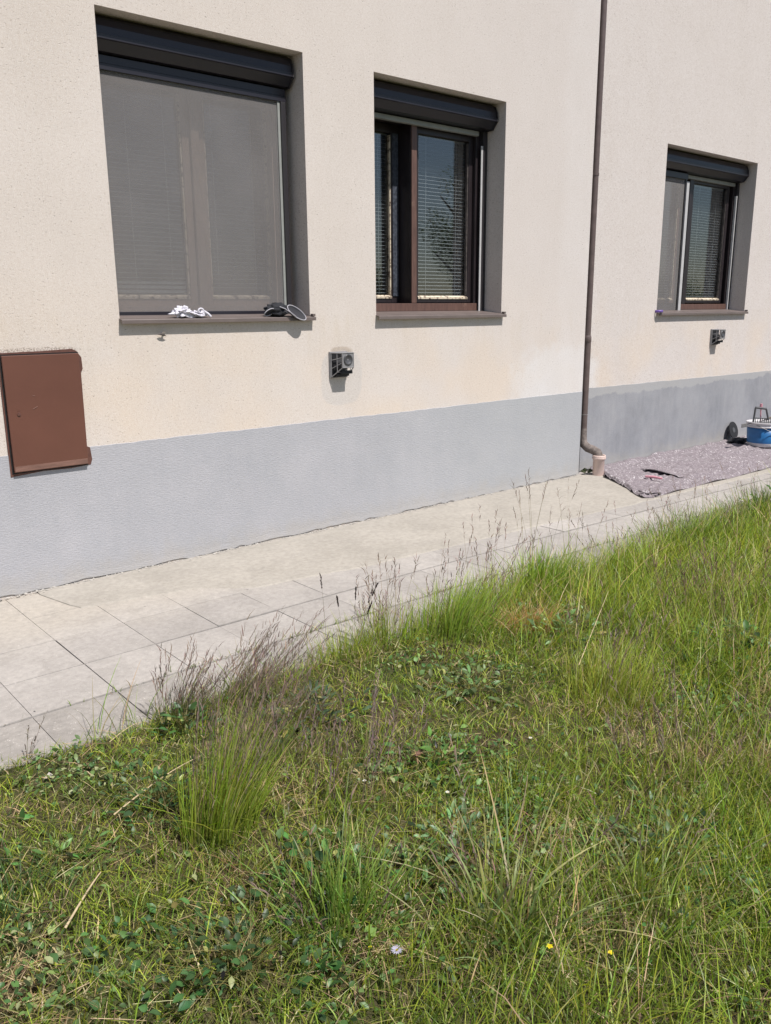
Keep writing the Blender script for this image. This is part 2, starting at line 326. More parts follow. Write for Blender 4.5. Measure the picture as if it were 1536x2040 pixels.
def grid_mesh(name, xs, ys, zf, mat, smooth=True):
    X, Y = np.meshgrid(xs, ys); Z = zf(X, Y); V = np.stack([X, Y, Z], -1).reshape(-1, 3); nx = len(xs); ny = len(ys)
    i = np.arange(nx*ny).reshape(ny, nx); F = np.stack([i[:-1, :-1], i[:-1, 1:], i[1:, 1:], i[1:, :-1]], -1).reshape(-1, 4)
    return np_mesh(name, V, F, mat, None, smooth)
def np_mesh(name, V, F4, mat, colv=None, smooth=False, F3=None):
    me = bpy.data.meshes.new(name); me.vertices.add(len(V)); me.vertices.foreach_set('co', np.ascontiguousarray(V, np.float32).ravel())
    n4 = len(F4); n3 = 0 if F3 is None else len(F3)
    me.loops.add(n4*4+n3*3); idx = F4.ravel() if F3 is None else np.concatenate([F4.ravel(), F3.ravel()])
    me.loops.foreach_set('vertex_index', idx.astype(np.int32)); me.polygons.add(n4+n3)
    st = np.concatenate([np.arange(n4)*4, n4*4+np.arange(n3)*3]).astype(np.int32); me.polygons.foreach_set('loop_start', st)
    me.update(calc_edges=True)
    if smooth: me.polygons.foreach_set('use_smooth', np.ones(n4+n3, bool))
    if colv is not None:
        a = me.color_attributes.new('Col', 'FLOAT_COLOR', 'POINT'); a.data.foreach_set('color', np.concatenate([colv, np.ones((len(colv), 1))], 1).astype(np.float32).ravel())
    me.materials.append(mat); return me
def vnoise(x, y, s, seed=0):          # value noise in 0..1
    x = np.asarray(x, float)/s; y = np.asarray(y, float)/s; xi = np.floor(x).astype(int); yi = np.floor(y).astype(int); fx = x-xi; fy = y-yi
    fx = fx*fx*(3-2*fx); fy = fy*fy*(3-2*fy)
    h = lambda a, b: np.modf(np.abs(np.sin(a*127.1+b*311.7+seed*74.7)*43758.5453))[0]
    return (h(xi, yi)*(1-fx)+h(xi+1, yi)*fx)*(1-fy)+(h(xi, yi+1)*(1-fx)+h(xi+1, yi+1)*fx)*fy
def fb(x, y, s, seed=0): return (vnoise(x, y, s, seed)*.55+vnoise(x, y, s/2.1, seed+3)*.28+vnoise(x, y, s/4.3, seed+5)*.17)

# ------------------------------------------------------------ ground, soil
link('ground', grid_mesh('ground', np.linspace(-400, 400, 21), np.linspace(-400, 400, 21), lambda X, Y: X*0-.14, MT['soil']), kind='structure')
def edge_y(x): return -1.745+.05*(fb(x, x*0, .35, 9)-.5)*2-.03*np.clip(x-1.5, 0, 1)+np.where(x > 3.3, (x-3.3)*.012, 0)
def soil_z(X, Y):
    t = np.clip((edge_y(X)-Y)/.10, 0, 1); return -.045+.05*t*t*(3-2*t)+.035*(fb(X, Y, .5, 2)-.5)*t+.012*(fb(X, Y, .09, 4)-.5)*t
link('lawn_soil', grid_mesh('lawn_soil', np.arange(-3, 14.01, .035), np.arange(-9, -1.5, .035), soil_z, MT['soil']), kind='structure')
# ------------------------------------------------------------ pavement of separate slabs
pav = MB().box(-3, 14, -1.86, -.005, -.13, -.012).build('pavement', MT['joint'], kind='structure')
PX = 1.178; PW = .3345
def skew(x): return -.022*np.clip(x-3.2, 0, 9)**1.15
rows = [-.012, -.40, -.765, -1.125, -1.475, -1.80]
def slab_mesh(x0, x1, r, rr, k):
    rg = [.0006, .0006, .0008, .0068 if x0 > 1.5 else .0025, .0042, .003]; g = .0002+.0006*rr.random()*(r > 1); g1 = {0: .0030, 1: .0016, 3: .0012}.get(k, g) if r > 1 else g
    a, b = rows[r]-(rg[r] if r else 0), rows[r+1]+rg[r+1]; hz = rr.uniform(-.0008, .0008, 4)+rr.uniform(-.0012, .0012)
    c = [(x0+g1, b+skew(x0)), (x1-g, b+skew(x1)), (x1-g, a+(skew(x1) if r else 0)), (x0+g1, a+(skew(x0) if r else 0))]
    if r == 4: c = [(c[0][0], c[0][1]-.0), (c[1][0], c[1][1]), c[2], c[3]]; hz = hz-.004
    j = rr.uniform(-.0006, .0006, (4, 2)); c = [(c[i][0]+j[i][0], c[i][1]+j[i][1]) for i in range(4)]
    bv = .0007; cx = sum(p[0] for p in c)/4; cy = sum(p[1] for p in c)/4; mb = MB()
    vs = [(x, y, -.04) for x, y in c]+[(x, y, -.004+hz[i]) for i, (x, y) in enumerate(c)]+[(x+(bv if x < cx else -bv), y+(bv if y < cy else -bv), hz[i]) for i, (x, y) in enumerate(c)]
    fs = [(8, 9, 10, 11)]+[(k, (k+1) % 4, (k+1) % 4+4, k+4) for k in range(4)]+[(k+4, (k+1) % 4+4, (k+1) % 4+8, k+8) for k in range(4)]
    return mb.add(vs, fs)
rr = np.random.default_rng(3)
for k in range(-10, 32):
    for r in range(5):
        x0 = PX+k*PW; x1 = x0+PW
        slab_mesh(x0, x1, r, rr, k).build('slab', MT['kerb' if r == 4 else 'slab'], pav)
# cement skim trowelled over the slabs beside the wall
def skim_edge(x):
    e = np.interp(x, [1.34, 1.42, 1.8, 2.05, 2.3, 3, 4.5, 6, 9, 14], [-.06, -.42, -.50, -.56, -.76, -.86, -.93, -1.04, -1.2, -1.3]); return e+.03*(fb(x, x*0, .25, 5)-.5)
xs = np.arange(1.345, 14, .03); V = []; F = []
for i, x in enumerate(xs):
    e = float(skim_edge(x))
    for y, z in ((-.006, .009), (e*.33, .0075), (e*.66, .0068), (e+.012, .0058), (e, -.002)): V.append((x, y, z+.0015*(float(vnoise(x, y, .12))-.5)))
    if i: F += [(5*(i-1)+k, 5*i+k, 5*i+k+1, 5*(i-1)+k+1) for k in range(4)]
F.append((0, 1, 2, 3, 4)); mb = MB(); mb.add(V, [f[::-1] for f in F]); mb.build('cement_skim', MT['mortar'], pav)
# crumbs of mortar along the foot of the wall
V = []; F = []
def lump(c, r, rs, V, F, flat=.6):
    b = len(V); rx = rs.uniform(.6, 1.5, 3)*r
    for dx, dy, dz in ((1, 0, 0), (-1, 0, 0), (0, 1, 0), (0, -1, 0), (0, 0, 1), (0, 0, -.6)): V.append((c[0]+dx*rx[0]+rs.normal(0, r*.15), c[1]+dy*rx[1]+rs.normal(0, r*.15), c[2]+dz*rx[2]*flat))
    F.extend([(b+i, b+j, b+k) for i, j, k in ((0, 2, 4), (2, 1, 4), (1, 3, 4), (3, 0, 4), (2, 0, 5), (1, 2, 5), (3, 1, 5), (0, 3, 5))])
for i in range(1500):
    x = rr.uniform(-1, 6.2); r = .003+.007*rr.random()**3
    lump((x, -.008-abs(rr.normal(0, .014)), .008+r*.3), r, rr, V, F)
for i in range(260):
    x = rr.uniform(-.5, 9); y = rr.uniform(-1.7, -.1); lump((x, y, .008), .0015+.004*rr.random()**3, rr, V, F)
mb = MB(); mb.add(V, F); o = mb.build('mortar_crumbs', MT['crumb'], label='loose pale mortar crumbs scattered along the foot of the grey plinth', cat='rubble', kind='stuff')

# ------------------------------------------------------------ house
house = empty('house', (3, 0, 0), 'cream rendered house front with grey plinth, brown shuttered windows', 'building')
TH = .30
def wall_mesh(x0, x1, z0, z1, y, ops):
    mb = MB(); xs = sorted({x0, x1}|{o[0] for o in ops}|{o[1] for o in ops})
    for a, b in zip(xs, xs[1:]):
        op = [o for o in ops if o[0] <= a and o[1] >= b]
        segs = [(z0, z1)] if not op else [(z0, op[0][2]), (op[0][3], z1)]
        for c, d in segs:
            mb.quad((a, y, c), (b, y, c), (b, y, d), (a, y, d)); mb.quad((b, y+TH+.2, c), (a, y+TH+.2, c), (a, y+TH+.2, d), (b, y+TH+.2, d))
    for a, b, c, d in ops:
        e = y+TH+.2
        mb.quad((a, y, c), (a, y, d), (a, e, d), (a, e, c)); mb.quad((b, y, d), (b, y, c), (b, e, c), (b, e, d))
        mb.quad((a, y, d), (b, y, d), (b, e, d), (a, e, d)); mb.quad((b, y, c), (a, y, c), (a, e, c), (b, e, c))
    e = y+TH+.2
    mb.quad((x1, y, z0), (x1, e, z0), (x1, e, z1), (x1, y, z1)); mb.quad((x0, e, z0), (x0, y, z0), (x0, y, z1), (x0, e, z1))
    mb.quad((x0, y, z1), (x1, y, z1), (x1, e, z1), (x0, e, z1)); return mb
S = .09; ZB = 1.455
W1 = (1.951, 3.2465, ZB, 3.03); W2 = (3.811, 5.1095, ZB, 3.012); W3 = (7.487, 9.265, ZB-.012, 3.0)
XE = 6.222
wl = wall_mesh(-3, XE, -.1, 6.5, 0, [W1, W2]).build('wall', MT['stucco'], house, label='near cream rendered wall left of the downpipe')
wr_ = wall_mesh(XE, 14, -.1, 6.5, S, [W3]).build('wall', MT['stucco'], house, label='set-back cream rendered wall right of the downpipe')
def plinth(x0, x1, y, zt, mat, label, n):
    vs = []; xs = np.linspace(x0, x1, n); fs = []
    for i, x in enumerate(xs):
        t = zt(x)+.0035*(float(fb(x, 0, .07, 8))-.5)*2+.006*(float(fb(x, 0, .4, 18))-.5)
        b = .012+.016*float(vnoise(x, 0, .06, 6))*(1 if y == 0 else .5)
        vs += [(x, y-.006, b-.004), (x, y-.004, b+.03), (x, y-.004, t-.002), (x, y+.004, t), (x, y+.01, b-.004)]
        if i: fs += [(5*(i-1)+k, 5*i+k, 5*i+k+1, 5*(i-1)+k+1) for k in range(3)]+[(5*(i-1)+4, 5*i+4, 5*i, 5*(i-1))]
    mb = MB(); mb.add(vs, fs); return mb.build('plinth', mat, house, label=label)
plinth(-3, XE-.003, 0, lambda x: .772, MT['plinth'], 'smooth pale grey painted plinth left of the downpipe', 500)
plinth(XE+.003, 14, S, lambda x: np.interp(x, [6, 10, 14], [.785, .755, .73]), MT['plinth_d'], 'blotchy weathered grey plinth right of the downpipe', 300)
# rooms behind the windows, closed boxes; indoor dimness put into the wall colour
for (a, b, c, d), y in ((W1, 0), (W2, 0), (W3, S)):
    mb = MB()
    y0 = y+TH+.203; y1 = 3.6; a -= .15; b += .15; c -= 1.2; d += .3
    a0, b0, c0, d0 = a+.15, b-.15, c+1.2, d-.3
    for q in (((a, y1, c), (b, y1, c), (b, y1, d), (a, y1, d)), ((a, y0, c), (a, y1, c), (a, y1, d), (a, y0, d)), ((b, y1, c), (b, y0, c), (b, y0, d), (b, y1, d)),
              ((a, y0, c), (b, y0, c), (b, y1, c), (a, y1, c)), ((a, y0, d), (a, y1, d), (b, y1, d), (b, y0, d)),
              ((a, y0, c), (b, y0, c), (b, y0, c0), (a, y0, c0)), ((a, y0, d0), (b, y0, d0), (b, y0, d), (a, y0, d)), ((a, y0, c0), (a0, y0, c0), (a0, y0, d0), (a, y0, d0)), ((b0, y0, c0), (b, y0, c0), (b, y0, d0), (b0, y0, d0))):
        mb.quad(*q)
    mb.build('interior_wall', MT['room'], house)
mb = MB(); mb.box(-3.2, 14.2, -.35, 4.2, 6.505, 6.7); mb.build('roof', MT['stucco'], house)
for q in ((-3, 14, 4.0, 4.15), (-3.15, -3.003, .505, 4.15), (14.003, 14.15, .60, 4.15)): mb = MB(); mb.box(*q, -.1, 6.5); mb.build('wall', MT['stucco'], house)

def shutter_box(x0, x1, T, y, par, eg=.0):
    x1 -= eg
    top = T-.004
    pr = [(.125, top), (.098, top-.022), (.080, top-.062), (.077, top-.098), (.077, T-.103), (.070, T-.106), (.070, T-.128), (.080, T-.132), (.118, T-.178), (.19, T-.182), (.27, T-.182), (.27, top)]
    mb = MB(); mb.prism_x([(a+y, z) for a, z in pr][::-1], x0+.012, x1-.012); mb.build('shutter_box', MT['dark'], par)
    mb = MB(); pr2 = [(.130, top-.001), (.093, top-.020), (.073, top-.062), (.069, top-.098), (.066, T-.13), (.078, T-.14), (.115, T-.185), (.19, T-.187)]
    for a, b in ((x0+.002, x0+.0118), (x1-.0118, x1-.002)): mb = MB(); mb.prism_x([(q+y, z) for q, z in pr2][::-1], a, b); mb.build('end_cap', MT['guide'], par)
def sill(x0, x1, z, y, par, over=.022, proj=.036):
    mb = MB(); zf = z+.005; zi = z+.036
    mb.add([(x0+.001, y+.24, zi), (x1-.001, y+.24, zi), (x1-.001, y-.0, zf+.004), (x0+.001, y-.0, zf+.004)], [(0, 3, 2, 1)])
    mb.prism_x([(y-.0005, zf+.0035), (y-proj, zf-.002), (y-proj-.002, zf-.005), (y-proj-.002, zf-.024), (y-proj+.002, zf-.024), (y-proj+.002, zf-.008), (y-.0005, zf-.003)], x0-over*.2, x1+over)
    # upturned end
    mb.box(x1+.001, x1+over, y-proj+.004, y-.004, zf+.002, zf+.018, .002)
    mb.build('sill', MT['sill'], par)
def blind(par, x0, x1, y, zt, zb, pitch=.0265, tilt=.12, cords=(), closed=0):
    mb = MB(); z = zt; n = 0
    while z > zb+.01:
        t = tilt; h = .0105
        if closed and z < zb+closed: t = 1.15
        dy = h*math.cos(t); dz = h*math.sin(t); jj = random.uniform(-.0008, .0008)
        vs = []
        for k, (u, c) in enumerate(((-1, 0), (-.33, .0013), (.33, .0013), (1, 0))):
            vs += [(x0, y+u*dy, z+u*dz+c+jj), (x1, y+u*dy, z+u*dz+c-jj)]
        mb.add(vs, [(0, 1, 3, 2), (2, 3, 5, 4), (4, 5, 7, 6)]); z -= pitch
    mb.build('blind_slats', MT['slat'], par, kind='stuff')
    mb = MB(); mb.box(x0, x1, y-.012, y+.012, zt+.005, zt+.035); mb.build('blind_head_rail', MT['slat'], par)
    for c in cords: m2 = MB(); m2.tube([(c, y-.014, zt), (c, y-.0145, zb+.01)], .0016, 5); m2.build('cord', MT['cord'], par)
def frame_ring(mb, x0, x1, z0, z1, wl_, wr2, wt, wb, y0, y1, bev=.003):
    mb.box(x0, x0+wl_, y0, y1, z0, z1, bev); mb.box(x1-wr2, x1, y0, y1, z0, z1, bev)
    mb.box(x0+wl_+.0005, x1-wr2-.0005, y0+.001, y1-.001, z0, z0+wb, bev); mb.box(x0+wl_+.0005, x1-wr2-.0005, y0+.001, y1-.001, z1-wt, z1, bev)
def sash(par, x0, x1, z0, z1, y, st=.05, bot=.055, top=.06, bead=True, yd=.045, woodmat=None, sidemat=None):
    mb = MB(); frame_ring(mb, x0, x1, z0, z1, st, st, top, bot, y, y+yd); mb.build('sash', woodmat or MT['wood'], par)
    gx0, gx1, gz0, gz1 = x0+st, x1-st, z0+bot, z1-top
    mb = MB(); mb.box(gx0-.004, gx1+.004, y+.028, y+.034, gz0-.004, gz1+.004); mb.build('pane', MT['glass'], par)
    if bead:
        mb = MB(); q = .013
        mb.prism_x([(y-.004, gz0+.002), (y+.02, gz0+q), (y+.027, gz0+q), (y+.027, gz0-.01), (y-.004, gz0-.012)][::-1], gx0, gx1)
        mb.build('glazing_bead', MT['bead'], par); mb = MB()
        mb.box(gx1-.011, gx1, y+.006, y+.027, gz0+q+.001, gz1-.012, .002); mb.build('side_bead', sidemat or MT['bead'], par)
        mb = MB(); mb.box(gx0, gx0+.009, y+.006, y+.027, gz0+q+.001, gz1-.012, .002); mb.build('side_bead', sidemat or MT['bead'], par)
    return gx0, gx1, gz0, gz1

# window 1: wide, whole opening covered by a grey insect screen
x0, x1, z0, T = W1
w1 = MB(); frame_ring(w1, x0+.001, x1-.001, z0+.03, T-.002, .05, .05, .2, .05, .25, .34)
w1 = w1.build('window', MT['pwood'], house, label='wide near window wholly covered by a grey insect screen')
shutter_box(x0, x1, T, 0, w1, .018); sill(x0, x1, ZB, 0, w1)
mb = MB(); mb.box(2.598, 2.655, .262, .32, z0+.08, T-.202, .006); mb.build('mullion', MT['pwood'], w1)
a = sash(w1, 1.99, 2.620-.022, 1.535, 2.82, .285, .05, .052, .06, woodmat=MT['pwood']); b = sash(w1, 2.655, 3.195, 1.535, 2.82, .285, .045, .052, .06, woodmat=MT['pwood'])
blind(w1, a[0]+.01, a[1]-.004, .335, 2.76, 1.60, cords=(2.215, 2.45), closed=.085, tilt=.22)
blind(w1, b[0]+.01, b[1]-.004, .335, 2.76, 1.62, cords=(2.77, 3.05), tilt=.16)
mb = MB(); mb.box(x0+.035, x1-.084, .150, .1515, z0+.045, T-.25); mb.build('insect_screen', MT['mesh'], w1)
mb = MB(); mb.prism_x([(.137, T-.262), (.137, T-.232), (.143, T-.228), (.143, T-.19), (.19, T-.19), (.19, T-.262)][::-1], x0+.002, x1-.040); mb.build('screen_cassette', MT['dark'], w1)
for xx0, xx1, mm, nm in ((x1-.082, x1-.046, 'guide', 'guide_rail'), (x0+.003, x0+.035, 'guide', 'guide_rail')): mb = MB(); mb.box(xx0, xx1, .132, .205, z0+.018, T-.264, .003); mb.build(nm, MT[mm], w1)
mb = MB(); mb.box(x1-.101, x1-.083, .143, .160, z0+.04, T-.264, .002); mb.build('screen_rail', MT['grey_al'], w1)
mb = MB(); mb.box(x0+.036, x1-.102, .143, .160, z0+.020, z0+.045, .002); mb.build('bottom_rail', MT['dark'], w1)

# window 2: screen rolled up, brown post, left sash set deeper
x0, x1, z0, T = W2
w2 = MB(); frame_ring(w2, x0+.001, x1-.001, z0+.03, T-.002, .05, .095, .2, .06, .215, .36)
w2 = w2.build('window', MT['dwood'], house, label='middle window with its screen rolled up, brown post and blue sky in the right pane')
shutter_box(x0, x1, T, 0, w2, .010); sill(x0, x1, ZB, 0, w2)
mb = MB(); mb.box(4.345, 4.391, .232, .43, z0+.092, T-.203, .004); mb.build('mullion', MT['dwood'], w2)
mb = MB(); mb.box(4.348, 4.399, .220, .231, z0+.092, T-.203, .003); mb.build('overlay_strip', MT['wood'], w2)
mb = MB(); mb.box(x0+.052, x1-.060, .203, .2135, z0+.033, z0+.090, .003); mb.build('bottom_rail', MT['wood'], w2)
g = sash(w2, 4.3915, 5.013, 1.55, 2.81, .245, .042, .04, .06, woodmat=MT['dwood'], sidemat=MT['shade_bead'])
blind(w2, g[0]+.004, g[1]+.004, .305, 2.74, 1.60, cords=(4.555, 4.875), tilt=.29)
mb = MB(); mb.box(g[0]+.004, g[1]+.004, .295, .315, 1.592, 1.598, .001)
for v in range(len(mb.v)): vx = mb.v[v]; mb.v[v] = (vx[0], vx[1], vx[2]+.012*(vx[0]-g[0])/(g[1]-g[0]))
mb.build('blind_bottom_rail', MT['slat'], w2)
g2 = sash(w2, 3.87, 4.344, 1.55, 2.81, .365, .07, .045, .06, woodmat=MT['dwood'])
mb = MB(); mb.box(4.283, 4.338, .3585, .3635, 1.60, 2.75); mb.build('overlay_strip', MT['stile_sheen'], w2)  # strip added on the stile; its bluish sky reflection is put into the colour
blind(w2, g2[0]+.004, g2[1]+.002, .43, 2.74, 1.60, cords=(4.19,), tilt=.2)
mb = MB(); mb.box(x0+.02, x1-.09, .19, .225, T-.222, T-.189, .003); mb.build('screen_cassette', MT['grey_al'], w2)
mb = MB(); mb.box(x1-.05, x1-.003, .18, .24, z0+.022, T-.184, .003); mb.build('guide_rail', MT['guide'], w2); mb = MB(); mb.box(x0+.003, x0+.04, .18, .24, z0+.022, T-.224, .003); mb.build('guide_rail', MT['guide'], w2)
mb = MB(); mb.box(x1-.070, x1-.051, .181, .188, z0+.022, T-.29, .002); mb.build('screen_rail', MT['white_al'], w2)
# window 3: left half behind a screen, right half open to the pane
x0, x1, z0, T = W3; y = S
w3 = MB(); frame_ring(w3, x0+.001, x1-.001, z0+.03, T-.002, .05, .08, .2, .06, y+.205, y+.36)
w3 = w3.build('window', MT['dwood'], house, label='far window right of the downpipe, left half screened, dark blue pane at right')
shutter_box(x0, x1, T, y, w3, .036); sill(x0, x1, ZB-.012, y, w3)
mb = MB(); mb.box(8.29, 8.355, y+.206, y+.30, z0+.092, T-.203, .004); mb.build('mullion', MT['dwood'], w3)
mb = MB(); mb.box(8.15, x1-.052, y+.192, y+.2035, z0+.033, z0+.090, .003); mb.build('bottom_rail', MT['wood'], w3)
g = sash(w3, 8.356, 9.14, 1.545, 2.80, y+.225, .045, .04, .05, woodmat=MT['dwood'], sidemat=MT['shade_bead']); blind(w3, g[0]+.004, g[1]-.004, y+.285, 2.73, 1.60, cords=(8.60, 8.95), tilt=.26)
g = sash(w3, 7.54, 8.289, 1.545, 2.80, y+.285, .06, .04, .05); blind(w3, g[0]+.004, g[1]-.004, y+.345, 2.73, 1.60, cords=(7.8, 8.2), tilt=.3)
mb = MB(); mb.box(x0+.03, 8.11, y+.165, y+.1665, z0+.03, T-.235); mb.build('insect_screen', MT['mesh'], w3)
mb = MB(); mb.box(8.112, 8.140, y+.155, y+.20, z0+.020, T-.24, .003); mb.build('guide_rail', MT['guide'], w3); mb = MB(); mb.box(x1-.04, x1-.003, y+.18, y+.24, z0+.022, T-.184, .003); mb.build('guide_rail', MT['guide'], w3)
mb = MB(); mb.box(8.141, 8.190, y+.155, y+.170, z0+.022, T-.262, .003); mb.build('screen_rail', MT['white_al'], w3)
mb = MB(); mb.box(x1-.058, x1-.041, y+.175, y+.20, z0+.022, T-.32, .003); mb.build('screen_rail', MT['white_al'], w3)
mb = MB(); mb.box(8.192, x1-.08, y+.19, y+.225, T-.222, T-.189, .003); mb.build('screen_cassette', MT['grey_al'], w3)
mb = MB(); mb.box(x0+.002, 8.149, y+.152, y+.20, T-.248, T-.19, .003); mb.build('screen_cassette', MT['dark'], w3)

# ------------------------------------------------------------ meter cabinet
mc = empty('meter_cabinet', (1.5, 0, .68), 'reddish brown painted metal meter door let into the wall at left', 'cabinet')
mb = MB(); vs = [(1.283, 1.300), (1.50, 1.303), (1.665, 1.309), (1.690, 1.298), (1.700, 1.283), (1.714, 1.262), (1.716, 1.20), (1.705, 1.185), (1.700, .775), (1.716, .768), (1.722, .70), (1.712, .672), (1.60, .664), (1.45, .668), (1.281, .655)]
rj = np.random.default_rng(5)
mb.add([(x, -.006, z) for x, z in vs]+[(x, .004, z) for x, z in vs], [tuple(range(len(vs)))[::-1]]+[(i, (i+1) % len(vs), (i+1) % len(vs)+len(vs), i+len(vs)) for i in range(len(vs))]); mb.build('surround', MT['meter_f'], mc)
mb = MB(); mb.box(1.290, 1.697, -.0085, -.0065, .671, 1.2925); mb.build('gap_shade_sheet', MT['gap'], mc)  # black sheet standing in for the shade in the gap round the door
mb = MB(); mb.box(1.298, 1.693, -.026, -.009, .680, 1.286, .003); door = mb.build('door', MT['meter'], mc)
mb = MB(); mb.box(1.302, 1.689, -.0268, -.0262, .684, .712, .0002); mb.build('dusty_strip', MT['meter_b'], door)
mb = MB(); c = Vector((1.352, -.0262, .985)); mb.tube([c, c+Vector((0, -.0035, 0))], .0095, 16); mb.box(1.3505, 1.3535, -.0315, -.0298, .978, .992); mb.build('lock', MT['meter_f'], door)
mb = MB(); mb.box(1.345, 1.360, -.0272, -.0262, 1.003, 1.008); mb.build('lock_plate', MT['meter'], door)
mb = MB(); mb.tube([(1.425, -.0262, 1.005), (1.44, -.0268, 1.013), (1.45, -.0262, 1.018)], .0018, 5); mb.build('scratch', MT['meter_b'], door); mb = MB(); mb.tube([(1.43, -.0262, 1.075), (1.442, -.0262, 1.076)], .0016, 5); mb.build('scratch', MT['meter_b'], door)

# ------------------------------------------------------------ flue vents
def vent(cx, y, z0, z1, broken, label, k):
    e = empty('wall_vent', (cx, y, (z0+z1)/2), label, 'vent', 'flue vents on the wall')
    w_ = .150; h = z1-z0; x0 = cx; x1 = cx+w_; P = .095
    mb = MB(); mb.box(x0, x1, y-.014, y+.004, z0, z1, .004); mb.build('base_plate', MT['vent_l'], e)
    mb = MB(); mb.box(x0+.012, x1-.012, y-.018, y-.0142, z0+.012, z1-.012, .002); mb.build('gasket', MT['black'], e)
    # truncated pyramid cage: corners at base and front
    bx0, bx1, bz0, bz1 = x0+.008, x1-.008, z0+.008, z1-.008; fx0, fx1, fz0, fz1 = cx+.044, x1-.012, z0+.072, z1-.008
    B = [Vector((bx0, y-.018, bz0)), Vector((bx1, y-.018, bz0)), Vector((bx1, y-.018, bz1)), Vector((bx0, y-.018, bz1))]
    Fv = [Vector((fx0, y-P, fz0)), Vector((fx1, y-P, fz0)), Vector((fx1, y-P, fz1)), Vector((fx0, y-P, fz1))]
    mb = MB(); r = .0034
    for i in range(4):
        mb.tube([B[i], Fv[i]], r, 6); mb.tube([B[i], B[(i+1) % 4]], r, 6); mb.tube([Fv[i], Fv[(i+1) % 4]], r, 6)
        for t in ((.5,) if i != 3 else (.3, .65)):
            if broken and i == 0: continue
            mb.tube([B[i].lerp(B[(i+1) % 4], t), Fv[i].lerp(Fv[(i+1) % 4], t)], r*.7, 6)
        t = .52; mb.tube([B[i].lerp(Fv[i], t), B[(i+1) % 4].lerp(Fv[(i+1) % 4], t)], r*.8, 6)
    mb.build('cage', MT['vent_l'], e)
    mb = MB(); c = (Fv[0]+Fv[2])/2; q = [(v-c)*.985+c for v in Fv]; mb.add([tuple(v) for v in q]+[(v.x, v.y+.012, v.z) for v in q], [(0, 1, 2, 3), (7, 6, 5, 4), (0, 4, 5, 1), (1, 5, 6, 2), (2, 6, 7, 3), (3, 7, 4, 0)])
    fp = mb.build('front_panel', MT['vent_l'], e)
    mb = MB(); rr_ = min(fx1-fx0, fz1-fz0)*.40; cc = Vector((c.x, y-P, c.z+.004))
    pts = []
    for j, (rad, dy) in enumerate(((1, -.001), (.95, -.006), (.8, -.0075), (.7, -.003), (0.02, .0005))): pts.append((rad*rr_, dy))
    vs = [(cc.x+ra*math.cos(2*math.pi*s/24), cc.y+dy, cc.z+ra*math.sin(2*math.pi*s/24)) for ra, dy in pts for s in range(24)]
    mb.add(vs, [(i*24+s, i*24+(s+1) % 24, (i+1)*24+(s+1) % 24, (i+1)*24+s) for i in range(4) for s in range(24)], True); mb.build('round_cap', MT['vent'], fp)
    mb = MB(); mb.tube([(cx+w_*.55, y-.002, (z0+z1)/2), (cx+w_*.55, y-.045, (z0+z1)/2)], .038, 20); mb.tube([(cx+w_*.55, y-.045, (z0+z1)/2), (cx+w_*.55, y-.075, (z0+z1)/2)], .025, 20); mb.build('flue_pipe', MT['vent'], e)
    mb = MB(); mb.box(cx+.03, x1-.015, y-.05, y-.03, z0+.012, z0+.03, .003); mb.box(cx+.05, x1-.005, y-.075, y-.058, z0+.028, z0+.05, .003); mb.box(x0+.012, x1-.02, y-.03, y-.019, z0+.006, z0+.016, .002)
    mb.build('lower_baffle', MT['black'], e)
vent(3.390, 0, 1.052, 1.228, False, 'dark plastic flue vent under the gap between the two near windows', 0)
vent(8.560, S, 1.100, 1.270, True, 'broken grey flue vent below the far window right of the downpipe', 1)

# ------------------------------------------------------------ downpipe
dp = empty('downpipe', (6.29, .02, 0), 'brown rain downpipe running down the wall joint into a pink plastic socket', 'drainpipe')
px, py = 6.292, .026; r = .031
mb = MB(); mb.tube([(px, py, 6.4), (px, py, 1.235)], r, 20); mb.build('upper_pipe', MT['pipe'], dp)
mb = MB(); mb.tube([(px+.004, py-.002, 1.245), (px+.005, py-.002, .40)], r+.002, 20); mb.build('lower_pipe', MT['pipe'], dp)
mb = MB(); mb.tube([(px, py, 1.262), (px, py, 1.250), (px+.002, py, 1.205), (px+.002, py, 1.195)], [r+.001, r+.0065, r+.0065, r+.001], 20); mb.build('collar', MT['pipe'], dp)
for z in (2.62, 4.6): mb = MB(); mb.tube([(px, py, z), (px, py, z-.02)], r+.0035, 20); mb.box(px-.04, px-.025, py-.006, S+.02, z-.018, z-.002, .002); mb.build('clamp', MT['pipe'], dp)
mb = MB(); pts = [(px+.005, py-.002, .43), (px+.005, py-.002, .33), (px+.006, py-.012, .285), (px+.016, py-.055, .250), (px+.03, py-.105, .235), (px+.044, py-.142, .215), (px+.05, py-.158, .175), (px+.05, py-.16, .12)]
mb.tube(pts, [.034, .037, .039, .040, .040, .041, .040, .038], 20); mb.build('elbow', MT['elbow'], dp)
cx, cy = px+.05, py-.158
mb = MB(); mb.lathe((cx, cy, 0), [(.0515, -.02), (.0515, .15), (.058, .156), (.060, .170), (.060, .188), (.056, .194), (.050, .190), (.047, .14)], 32); so_ = mb.build('socket', MT['pot'], dp)
mb = MB(); mb.lathe((cx, cy, 0), [(.0605, .158), (.0625, .163), (.0625, .169), (.0605, .174)], 32); mb.build('rim_ring', MT['pot'], so_)
mb = MB(); mb.box(XE+.002, XE+.012, .0, S-.001, .02, .78, .002); mb.build('gap_shade_strip', MT['guide'], dp)  # dark strip added for the shaded gap at the wall edge
for z in (.555, .36): mb = MB(); mb.tube([(px+.005+.0345*math.cos(a), py-.002+.0345*math.sin(a), z) for a in np.linspace(0, 2*math.pi, 17)], .0011, 4); mb.build('wire', MT['white_al'], dp)
V = []; F = []; rs = np.random.default_rng(8)
